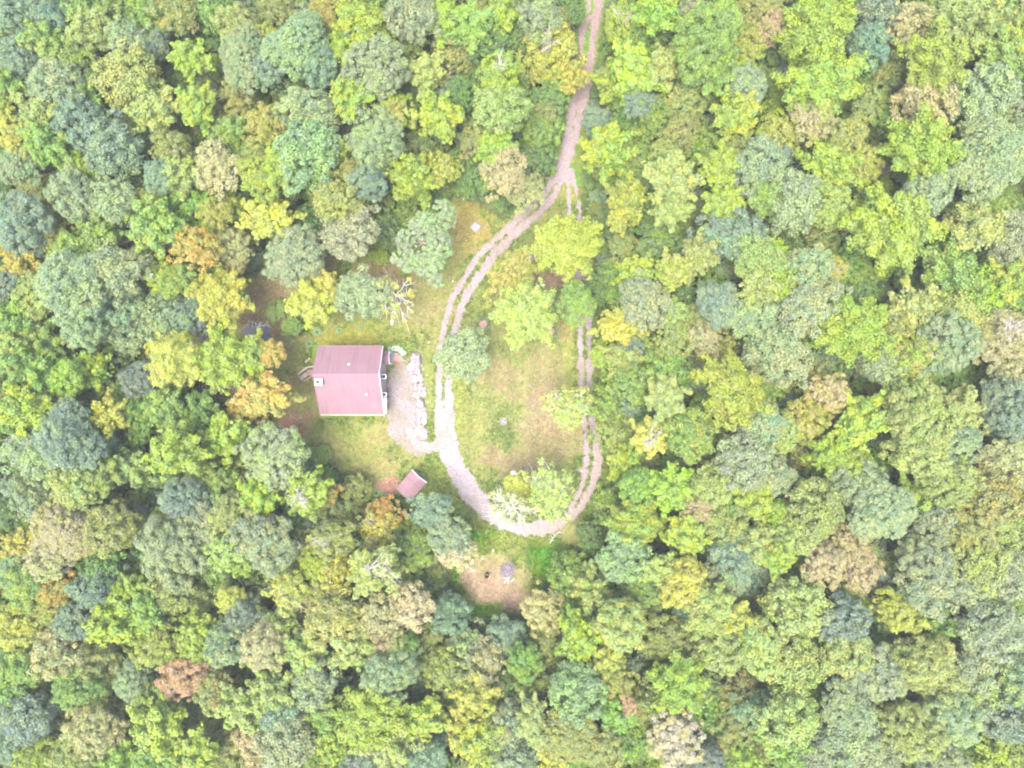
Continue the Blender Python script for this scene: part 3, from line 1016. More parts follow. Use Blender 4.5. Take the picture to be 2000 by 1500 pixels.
# ------------------------------------------------------------------ boulders
def stone_bm(rx, ry, rz, seed, sub_=2, rough=0.2):
    bm = bmesh.new()
    bmesh.ops.create_icosphere(bm, subdivisions=sub_, radius=1.0)
    rs = np.random.default_rng(seed)
    pl = unit_(rs.normal(size=(9, 3)))
    off = rs.uniform(0.62, 0.92, 9)
    for v in bm.verts:
        c = np.array(v.co)
        for n, o in zip(pl, off):                      # planes that cut flat faces into the stone
            e = c @ n - o
            if e > 0:
                c = c - n * e * 0.85
        c = c * (1 + rough * (fbm(np.array([c[0] * 1.7 + seed]), np.array([c[1] * 1.7 + c[2]]), seed % 50, 2)[0] - 0.5))
        v.co = (c[0] * rx, c[1] * ry, c[2] * rz)
    return bm


def unit_(v):
    return v / (np.linalg.norm(v, axis=-1, keepdims=True) + 1e-9)


BOULDERS = [
    (812, 705, 9.0, 14, 0.0, 'stone', 'longest boulder, purplish grey, heading the top of the row beside the gravel pad'),
    (802.5, 717, 7, 8, 0.3, 'stone_pale', 'grey boulder on the pad side of the long one at the top of the row'),
    (815.5, 722, 6.5, 8, 0.1, 'stone', 'grey boulder wedged just below the long one at the top of the row'),
    (810, 740, 5, 6.6, 0, 'stone_pale', 'small oval pale boulder left of the squarish grey boulder'),
    (820, 738, 5.2, 7, 0, 'stone', 'squarish light grey boulder in the upper part of the row'),
    (823, 748.5, 3.8, 4.2, 0, 'stone_pink', 'small pinkish boulder just below the squarish grey boulder'),
    (811, 756, 7, 6.4, 0.3, 'stone_pink', 'pinkish boulder on the pad side, upper third of the row'),
    (820, 757, 5.6, 7, 0, 'stone', 'grey boulder in the middle of the upper third of the row'),
    (828.5, 758, 4.6, 3.8, 0, 'stone_pink', 'small reddish boulder on the driveway side of the upper third'),
    (818.5, 768, 5.6, 5, 0, 'stone', 'dark grey boulder left of the round pale one on the driveway side'),
    (828.5, 769.5, 5.6, 6.6, 0, 'stone_pale', 'round pale boulder on the driveway side at the middle of the row'),
    (809.5, 770, 4.2, 4.6, 0, 'stone_pale', 'small cream boulder on the pad side at the middle of the row'),
    (816.5, 777, 4.6, 4.4, 0, 'stone_pale', 'small pale boulder just above the long upright grey one'),
    (819, 787, 7.4, 9.4, 0.2, 'stone', 'tall upright grey boulder below the middle of the row'),
    (827, 798, 6, 5.6, 0, 'stone_pink', 'pinkish boulder on the driveway side below the upright grey one'),
    (817.5, 801, 7.4, 7, 0.5, 'stone', 'broad grey boulder on the pad side in the lower half of the row'),
    (829, 810, 5.2, 6.4, 0, 'stone_pale', 'pale boulder on the driveway side above the small white one'),
    (818, 811, 5.6, 6, 0, 'stone_pink', 'pink-grey boulder left of the pale one in the lower half'),
    (828, 823, 4.4, 5.2, 0, 'white_stone', 'small round white boulder on the driveway side near the lower end'),
    (817, 823, 6.4, 5.8, 0, 'stone', 'purple-grey boulder left of the small white one'),
    (818, 832, 6.8, 4.6, 0.2, 'stone', 'flat grey boulder just below the small white one'),
    (815, 842, 6.2, 6.4, 0, 'stone_pale', 'pale boulder on the pad side at the lower end of the row'),
    (827, 843, 7.4, 7.4, 0.4, 'stone_pink', 'pinkish boulder above the biggest one at the bottom of the row'),
    (824.5, 854, 9.0, 8.0, 0.5, 'stone_pink', 'biggest pink boulder closing the bottom end of the row'),
]
for i, (px, py, rx, ry, rz, mt, lb) in enumerate(BOULDERS):
    h = 0.5 * (rx + ry) / PPM * random.uniform(0.6, 0.8)
    x, y = W(px, py, h * 0.7)
    o = bm_obj('boulder', stone_bm(rx / PPM * 1.3, ry / PPM * 1.3, h, 200 + i, 2, 0.5), M[mt])
    o.location = (x, y, gz(x, y) + h * 0.55)
    o.rotation_euler = (random.uniform(-.12, .12), random.uniform(-.12, .12), rz)
    tag(o, lb, 'boulder', 'boulders in a row along the gravel pad')

# broken rubble between and beside the boulders (uncountable)
bm = bmesh.new()
for k in range(110):
    t = random.random()
    px, py = 815 + 8 * t + random.gauss(0, 8), 705 + 152 * t + random.gauss(0, 3)
    x, y = W(px, py)
    q = random.uniform(0.07, 0.2)
    b2 = stone_bm(q, q * random.uniform(.6, 1), q * 0.7, 700 + k, 1)
    b2.transform(Matrix.Translation((x, y, gz(x, y) + q * 0.45)) @ Matrix.Rotation(random.uniform(0, 6), 4, 'Z'))
    tmp = bpy.data.meshes.new('rubble')
    b2.to_mesh(tmp); b2.free()
    bm.from_mesh(tmp)
    bpy.data.meshes.remove(tmp)
tag(bm_obj('rubble', bm, M['stone_pale']), kind='stuff')

# ------------------------------------------------------------------ planting bed by the porch
bed = empty('planting_bed', (*W(775, 697), 0))
tag(bed, 'planting bed of red mulch edged with pale stones beside the porch', 'flower bed')
bm = bmesh.new()
pts = [W(x, y) for x, y in [(761, 692), (777, 690), (784, 697), (789, 705), (782, 707), (770, 705), (762, 707)]]
slab_from(bm, [(x, y, gz(x, y) + 0.08) for x, y in pts][::-1], 0.2)
part('mulch', bm, M['mulch'], bed)
for i, (px, py) in enumerate([(763, 690.5), (767, 690), (771, 690), (775, 690), (779, 692), (782, 696), (785, 699.5), (788, 703), (793, 705), (796, 708), (797, 703), (763, 706), (765, 709)]):
    x, y = W(px, py)
    bm = stone_bm(0.17, 0.13, 0.1, 300 + i, 1)
    bm.transform(Matrix.Translation((x, y, gz(x, y) + 0.09)) @ Matrix.Rotation(i * 1.3, 4, 'Z'))
    part('edging_stone', bm, M['stone_pale'], bed)


def rosette(name, n, L, w, mat):
    rs = np.random.default_rng(len(name) + n)
    V, F = [], []
    for i in range(n):
        a = i * 2.399 + rs.normal(0, 0.2)
        tl = L * rs.uniform(0.6, 1.1)
        up = rs.uniform(0.25, 0.75)
        c, s = math.cos(a), math.sin(a)
        b = len(V)
        for t, ww, z in ((0.05, 0.3, 0.05), (0.45, 1.0, up * 0.9), (0.75, 0.85, up), (1.0, 0.05, up * 0.75)):
            for sd in (-1, 1):
                V.append((c * tl * t - s * w * ww * sd, s * tl * t + c * w * ww * sd, z * L))
        for k in range(3):
            F.append((b + 2 * k, b + 2 * k + 1, b + 2 * k + 3, b + 2 * k + 2))
    return np_mesh(name, np.array(V), np.array(F), mat)


M['hosta'] = mat_noise('variegated_leaf', alb(176, 204, 158, 0.24), alb(226, 236, 214, 0.24), 7.0, 0.5)
hm = rosette('foliage', 26, 0.42, 0.09, M['hosta'])
for i, (px, py, lb) in enumerate([(763, 683, 'whitish green hosta nearest the porch roof'), (770, 680, 'whitish green hosta, second from the porch along the planting bed'),
                                  (777, 681, 'whitish green hosta at the top of the arc of plants'), (783, 685, 'whitish green hosta right of the top of the arc of plants'),
                                  (788, 690, 'whitish green hosta at the far right end of the arc of plants')]):
    x, y = W(px, py)
    o = tag(link(bpy.data.objects.new('hosta', hm)), lb, 'plant', 'hostas round the planting bed')
    o.location = (x, y, gz(x, y))
    o.rotation_euler = (0, 0, i * 1.1)
    o.scale = (1.05, 1.05, 1.0)

# ------------------------------------------------------------------ small things on the lawn
x, y = W(929, 444)
lid = empty('concrete_lid', (x, y, gz(x, y)), math.radians(47))
tag(lid, 'square pale grey concrete cover lying diagonally on the grass beside the driveway', 'concrete cover')
bm = bmesh.new(); add_box(bm, (0, 0, 0.08), (1.12, 1.12, 0.26), bevel=0.03); bm_obj('base', bm, M['grey_wood'], lid)
bm = bmesh.new(); add_box(bm, (0, 0, 0.25), (0.98, 0.98, 0.08), bevel=0.015); bm_obj('cover', bm, M['concrete'], lid)
bm = bmesh.new(); add_box(bm, (0.25, 0.25, 0.31), (0.16, 0.04, 0.04)); bm_obj('handle', bm, M['grey_metal'], lid)

for (px, py, r, lb) in ((944.5, 633, 0.62, 'round reddish mulch patch inside a green wire pen near the driveway'), (1075.5, 647, 0.58, 'round reddish mulch patch in a wire pen right of the lime green lawn tree')):
    x, y = W(px, py)
    pen = tag(empty('tree_pen', (x, y, gz(x, y))), lb, 'tree guard', 'wire pens round mulched patches')
    bm = bmesh.new()
    bmesh.ops.create_cone(bm, cap_ends=True, segments=18, radius1=r, radius2=r * 0.72, depth=0.16, matrix=Matrix.Translation((0, 0, 0.08)))
    for v in bm.verts:
        v.co += Vector((random.uniform(-.05, .05), random.uniform(-.05, .05), random.uniform(-.02, .02)))
    bm_obj('mulch', bm, M['mulch'], pen)
    bm = bmesh.new()
    add_cyl(bm, (0, 0, 0.05), (0.04, 0.02, 0.75), 0.03, 0.015, 6)
    bm_obj('sapling_stake', bm, M['tan_wood'], pen)
    e = r * 1.28
    for sx_, sy_ in ((-1, -1), (1, -1), (1, 1), (-1, 1)):
        bm = bmesh.new(); add_box(bm, (sx_ * e, sy_ * e, 0.5), (0.05, 0.05, 1.1)); bm_obj('post', bm, M['green_wire'], pen)
    cs = [(-e, -e), (e, -e), (e, e), (-e, e)]
    for k in range(4):
        bm = bmesh.new()
        a, b = cs[k], cs[(k + 1) % 4]
        for zz_ in (0.15, 0.4, 0.65, 0.95):
            add_cyl(bm, (*a, zz_), (*b, zz_), 0.013, n=5)
        for q in range(1, 8):
            t = q / 8
            add_cyl(bm, (a[0] + (b[0] - a[0]) * t, a[1] + (b[1] - a[1]) * t, 0.02), (a[0] + (b[0] - a[0]) * t, a[1] + (b[1] - a[1]) * t, 0.95), 0.009, n=4)
        bm_obj('wire_panel', bm, M['green_wire'], pen)

x, y = W(983, 823)
fp = tag(empty('fire_pit', (x, y, gz(x, y))), 'ring of pale stones round grey ash in the middle of the lawn', 'fire pit')
for k in range(11):
    a = k * 2 * PI / 11
    bm = stone_bm(0.15, 0.11, 0.1, 400 + k, 1)
    bm.transform(Matrix.Translation((math.cos(a) * 0.44, math.sin(a) * 0.44, 0.11)) @ Matrix.Rotation(a + PI / 2, 4, 'Z'))
    bm_obj('stone', bm, M['stone_pale'] if k % 3 else M['stone_pink'], fp)
bm = bmesh.new()
bmesh.ops.create_cone(bm, cap_ends=True, segments=14, radius1=0.36, radius2=0.2, depth=0.08, matrix=Matrix.Translation((0, 0, 0.06)))
bm_obj('ash', bm, M['ash'], fp)

x, y = W(951, 1121.5)
bb = tag(empty('burn_barrel', (x, y, gz(x, y))), 'rusty open barrel standing on the pinkish bare ground near the brush pile', 'barrel')
bm = bmesh.new()
n = 18
rings = [(0.29, 0), (0.30, 0.28), (0.285, 0.3), (0.30, 0.32), (0.30, 0.58), (0.285, 0.6), (0.30, 0.62), (0.30, 0.88), (0.315, 0.9), (0.29, 0.9), (0.27, 0.86), (0.27, 0.1)]
rv = [[bm.verts.new((math.cos(2 * PI * k / n) * r, math.sin(2 * PI * k / n) * r, z)) for k in range(n)] for r, z in rings]
for a, b in zip(rv[:-1], rv[1:]):
    for k in range(n):
        bm.faces.new((a[k], a[(k + 1) % n], b[(k + 1) % n], b[k]))
bm_obj('drum', bm, M['rust'], bb)
bm = bmesh.new()
bmesh.ops.create_cone(bm, cap_ends=True, segments=18, radius1=0.268, radius2=0.2, depth=0.2, matrix=Matrix.Translation((0, 0, 0.25)))
bm_obj('ash', bm, M['soil'], bb)

x, y = W(991, 1113)
bp = tag(empty('brush_pile', (x, y, gz(x, y))), 'pile of purplish grey sticks and pale boards on the bare patch south of the driveway', 'brush pile')
rs_ = np.random.default_rng(9)
bm = bmesh.new()
for k in range(300):
    a = rs_.uniform(0, 2 * PI)
    r0 = rs_.uniform(0, 0.35)
    L_ = rs_.uniform(0.5, 1.5)
    el = rs_.uniform(0.05, 0.9)
    c0 = Vector((math.cos(a) * r0, math.sin(a) * r0, rs_.uniform(0.05, 0.5)))
    a2 = a + rs_.normal(0, 0.7)
    dd = Vector((math.cos(a2) * math.cos(el), math.sin(a2) * math.cos(el), math.sin(el) * 0.7))
    p = c0 + dd * L_
    if rs_.random() < 0.5: p.z = max(0.04, c0.z * 0.3)
    add_cyl(bm, c0, p, rs_.uniform(0.012, 0.03), 0.006, 4, False)
bm_obj('sticks', bm, M['stick'], bp)['kind'] = 'stuff'
for (ax, ay, bx_, by_) in ((983, 1126, 991, 1129.5), (998, 1134, 1004, 1129), (993, 1125, 993, 1138), (985, 1137, 990, 1131)):
    A, B = W(ax, ay), W(bx_, by_)
    bm = bmesh.new()
    add_box(bm, ((A[0] + B[0]) / 2 - x, (A[1] + B[1]) / 2 - y, 0.3), (math.hypot(B[0] - A[0], B[1] - A[1]), 0.1, 0.05), rz=math.atan2(B[1] - A[1], B[0] - A[0]))
    bm_obj('board', bm, M['white_stone'], bp)

for i, (px, py, rx, ry, h, mt, lb) in enumerate([
        (766.5, 629, 3.4, 7, 0.35, 'white_stone', 'tall narrow white rock on the grass below the bare yellow tree'),
        (963.5, 1074, 3.2, 3.4, 0.3, 'white_stone', 'round white rock on the grass between the driveway and the brush pile'),
        (1003, 923, 6, 5, 0.2, 'white_stone', 'pale rock in a sandy patch in the lower part of the lawn'),
        (1026, 919, 3.4, 3, 0.15, 'stone_pink', 'small pinkish rock right of the pale rock in the sandy patch'),
        (1136, 919, 5, 3.6, 0.18, 'stone_pale', 'flat pale rock beside the inner wheel track at the right of the lawn'),
        (905.5, 389, 1.8, 1.8, 0.15, 'white_stone', 'tiny white rock at the wood edge above the concrete cover'),
        (884.5, 549, 1.3, 3, 0.15, 'white_stone', 'thin white rock in the grass left of the driveway'),
        (859.5, 592, 2, 1.6, 0.12, 'stone_pale', 'small pale rock in the grass left of the driveway tracks'),
        (866, 503, 4, 2.4, 0.15, 'stone_pale', 'flat pale rock under the right side of the irregular oak'),
        (1036, 505, 5, 7, 0.15, 'stone_pale', 'pale stone in the sandy bare patch left of the bright lime tree'),
        (838, 669, 1.6, 1.4, 0.12, 'white_stone', 'tiny white rock beside the tree that overhangs the driveway')]):
    x, y = W(px, py)
    o = bm_obj('rock', stone_bm(rx / PPM, ry / PPM, h, 500 + i, 2), M[mt])
    o.location = (x, y, gz(x, y) + h * 0.35)
    tag(o, lb, 'rock', 'loose rocks on the lawn')


# fallen pale branches
def fallen(name, x, y, rz, L_, seed, lb, mt='pale_bark', spread=0.5, n=9, r=0.05):
    rs = np.random.default_rng(seed)
    o = tag(empty(name, (x, y, gz(x, y)), rz), lb, 'branch')
    bm = bmesh.new()
    p, d = Vector((-L_ / 2, 0, 0.1)), Vector((1, 0, 0))
    pts = [p.copy()]
    for k in range(6):
        d = (d + Vector((0, rs.normal(0, 0.16), rs.normal(0, 0.05)))).normalized()
        p = p + d * L_ / 6
        p.z = max(0.06, p.z)
        pts.append(p.copy())
    for k in range(6):
        add_cyl(bm, pts[k], pts[k + 1], r * (1 - k / 7), r * (1 - (k + 1) / 7), 5, False)
    for k in range(n):
        q = pts[1 + k % 5]
        a = rs.choice([-1, 1]) * rs.uniform(0.4, 1.1)
        e = q + Vector((math.cos(a), math.sin(a), rs.uniform(0.0, 0.5))) * L_ * spread * rs.uniform(0.3, 0.7)
        m = (q + e) / 2 + Vector((0, 0, 0.08))
        add_cyl(bm, q, m, r * 0.55, r * 0.4, 4, False)
        add_cyl(bm, m, e, r * 0.4, r * 0.12, 4, False)
        add_cyl(bm, m, m + (e - q) * 0.4 + Vector((rs.normal(0, .2), rs.normal(0, .2), 0.1)), r * 0.3, r * 0.1, 4, False)
    bm_obj('limb', bm, M[mt], o)
    return o


fallen('fallen_branch', *W(1025, 1030), math.radians(-64), 2.8, 3, 'white dead branch lying across the driveway below the pale yellow tree', 'white_stone', n=6, r=0.06)
fallen('fallen_branch', *W(1082, 1046), math.radians(60), 2.4, 4, 'white forked branch lying on the grass edge at the bottom curve of the driveway', 'white_stone', n=9)
fallen('fallen_branch', *W(500, 629), math.radians(-20), 3.0, 5, 'pale bare branch lying along the top bank of the pond', 'white_stone', 0.6, 14)
fallen('fallen_branch', *W(515, 636), math.radians(15), 2.0, 6, 'short pale branch dipping into the top right of the pond', 'white_stone', 0.6, 12)
fallen('fallen_branch', *W(672, 606), math.radians(-35), 3.4, 7, 'long dead branch with twigs lying on litter between two yellow and grey-green trees', 'pale_bark', 0.6, 14)

# dry reeds round the pond (stuff)
rs_ = np.random.default_rng(21)
V_, C_ = [], []
for k in range(2200):
    if rs_.random() < 0.55:
        px, py = rs_.normal(543, 14), rs_.normal(652, 12)
    else:
        t = rs_.uniform(0, 1)
        px, py = 468 + 70 * t + rs_.normal(0, 5), 627 - 3 * math.sin(t * PI) + rs_.normal(0, 6)
    if in_poly(np.array([px]), np.array([py]), POND)[0]: continue
    x, y = W(px, py)
    z = gz(x, y)
    a = rs_.uniform(0, 2 * PI)
    h = rs_.uniform(0.25, 0.7)
    ln_ = h * rs_.uniform(0.4, 1.1)
    w = 0.018
    V_ += [(x - math.sin(a) * w, y + math.cos(a) * w, z), (x + math.sin(a) * w, y - math.cos(a) * w, z), (x + math.cos(a) * ln_, y + math.sin(a) * ln_, z + h)]
    c = np.array(alb(*[(232, 206, 160), (214, 190, 130), (200, 196, 110)][int(rs_.integers(0, 3))])) * rs_.uniform(0.8, 1.2)
    C_ += [(*c, 1)] * 3
me = np_mesh('dry_reeds', np.array(V_), np.arange(len(V_)).reshape(-1, 3), M['blades'], {'ground_colour': ('FLOAT_COLOR', np.array(C_))})
tag(link(bpy.data.objects.new('dry_reeds', me)), kind='stuff')

# low weedy clumps on the lawn by the house
wm = rosette('foliage', 60, 0.55, 0.06, None)
M['weed'] = mat_noise('weed_leaf', alb(120, 170, 90), alb(160, 200, 110), 6.0, 0.6)
wm.materials.append(M['weed'])
for i, (px, py, s, lb) in enumerate([(621, 648, 1.3, 'leafy green weed clump on yellowish grass above the left half of the house roof'), (664, 645, 1.0, 'green weed clump above the middle of the house roof'),
                                     (606, 671, 1.2, 'green weed clump off the top left corner of the house'), (705, 640, 0.7, 'little green weed clump above the right half of the house roof'),
                                     (824, 930, 1.1, 'added weed clump standing in for shade at the white trimmed shed end'), (830, 938, 0.9, 'added weed clump standing in for shade at the right corner of the small shed'),  # both clumps added in place of the gable's shadow and some junk
                                     (736, 962, 1.2, 'green weed clump at the left edge of the reddish soil by the small shed'), (750, 968, 1.0, 'green weed clump below the reddish soil by the small shed')]):
    x, y = W(px, py)
    o = tag(link(bpy.data.objects.new('weed_clump', wm)), lb, 'weed', 'weed clumps on the grass')
    o.location = (x, y, gz(x, y))
    o.rotation_euler = (0, 0, i)
    o.scale = (s, s, s * 0.8)


# ------------------------------------------------------------------ trees
# leaf colours as they look in the full light of the photograph: main, second
LEAF_K = 0.26
KIND = {
    'B': ((146, 180, 146), (176, 204, 148)), 'S': ((168, 196, 138), (198, 216, 142)), 'G': ((152, 198, 84), (184, 214, 94)),
    'D': ((130, 172, 92), (156, 190, 90)), 'L': ((184, 212, 106), (208, 224, 118)), 'V': ((176, 214, 70), (208, 230, 84)),
    'Y': ((216, 224, 84), (234, 232, 104)), 'O': ((178, 196, 102), (200, 206, 106)), 'T': ((214, 212, 136), (226, 220, 150)),
    'P': ((226, 206, 150), (212, 210, 130)), 'R': ((242, 192, 142), (234, 194, 130)), 'C': ((246, 236, 186), (238, 230, 156)),
    'A': ((212, 212, 92), (194, 212, 86)), 'Z': ((206, 228, 104), (222, 236, 122)), 'W': ((236, 238, 140), (244, 240, 180)),
    'J': ((202, 220, 72), (224, 230, 88)), 'N': ((214, 214, 86), (240, 196, 104)),
}
WORD = {
    'B': ['blue-green', 'teal', 'grey-green'], 'S': ['sage green', 'pale grey-green', 'silvery green'], 'G': ['mid green', 'fresh green', 'leaf green'],
    'D': ['dark green', 'deep green'], 'L': ['light yellow-green', 'pale lime'], 'V': ['bright lime green', 'vivid yellow-green'],
    'Y': ['yellow', 'golden yellow'], 'O': ['olive', 'olive brown'], 'T': ['tan', 'straw coloured'], 'P': ['pinkish tan', 'faded pink-brown'],
    'R': ['salmon orange', 'rusty orange'], 'C': ['cream white', 'cream'], 'A': ['amber and green', 'orange tinged'], 'W': ['pale whitish yellow'], 'Z': ['pale lime'], 'N': ['orange and yellow'], 'J': ['yellow-lime'],
}
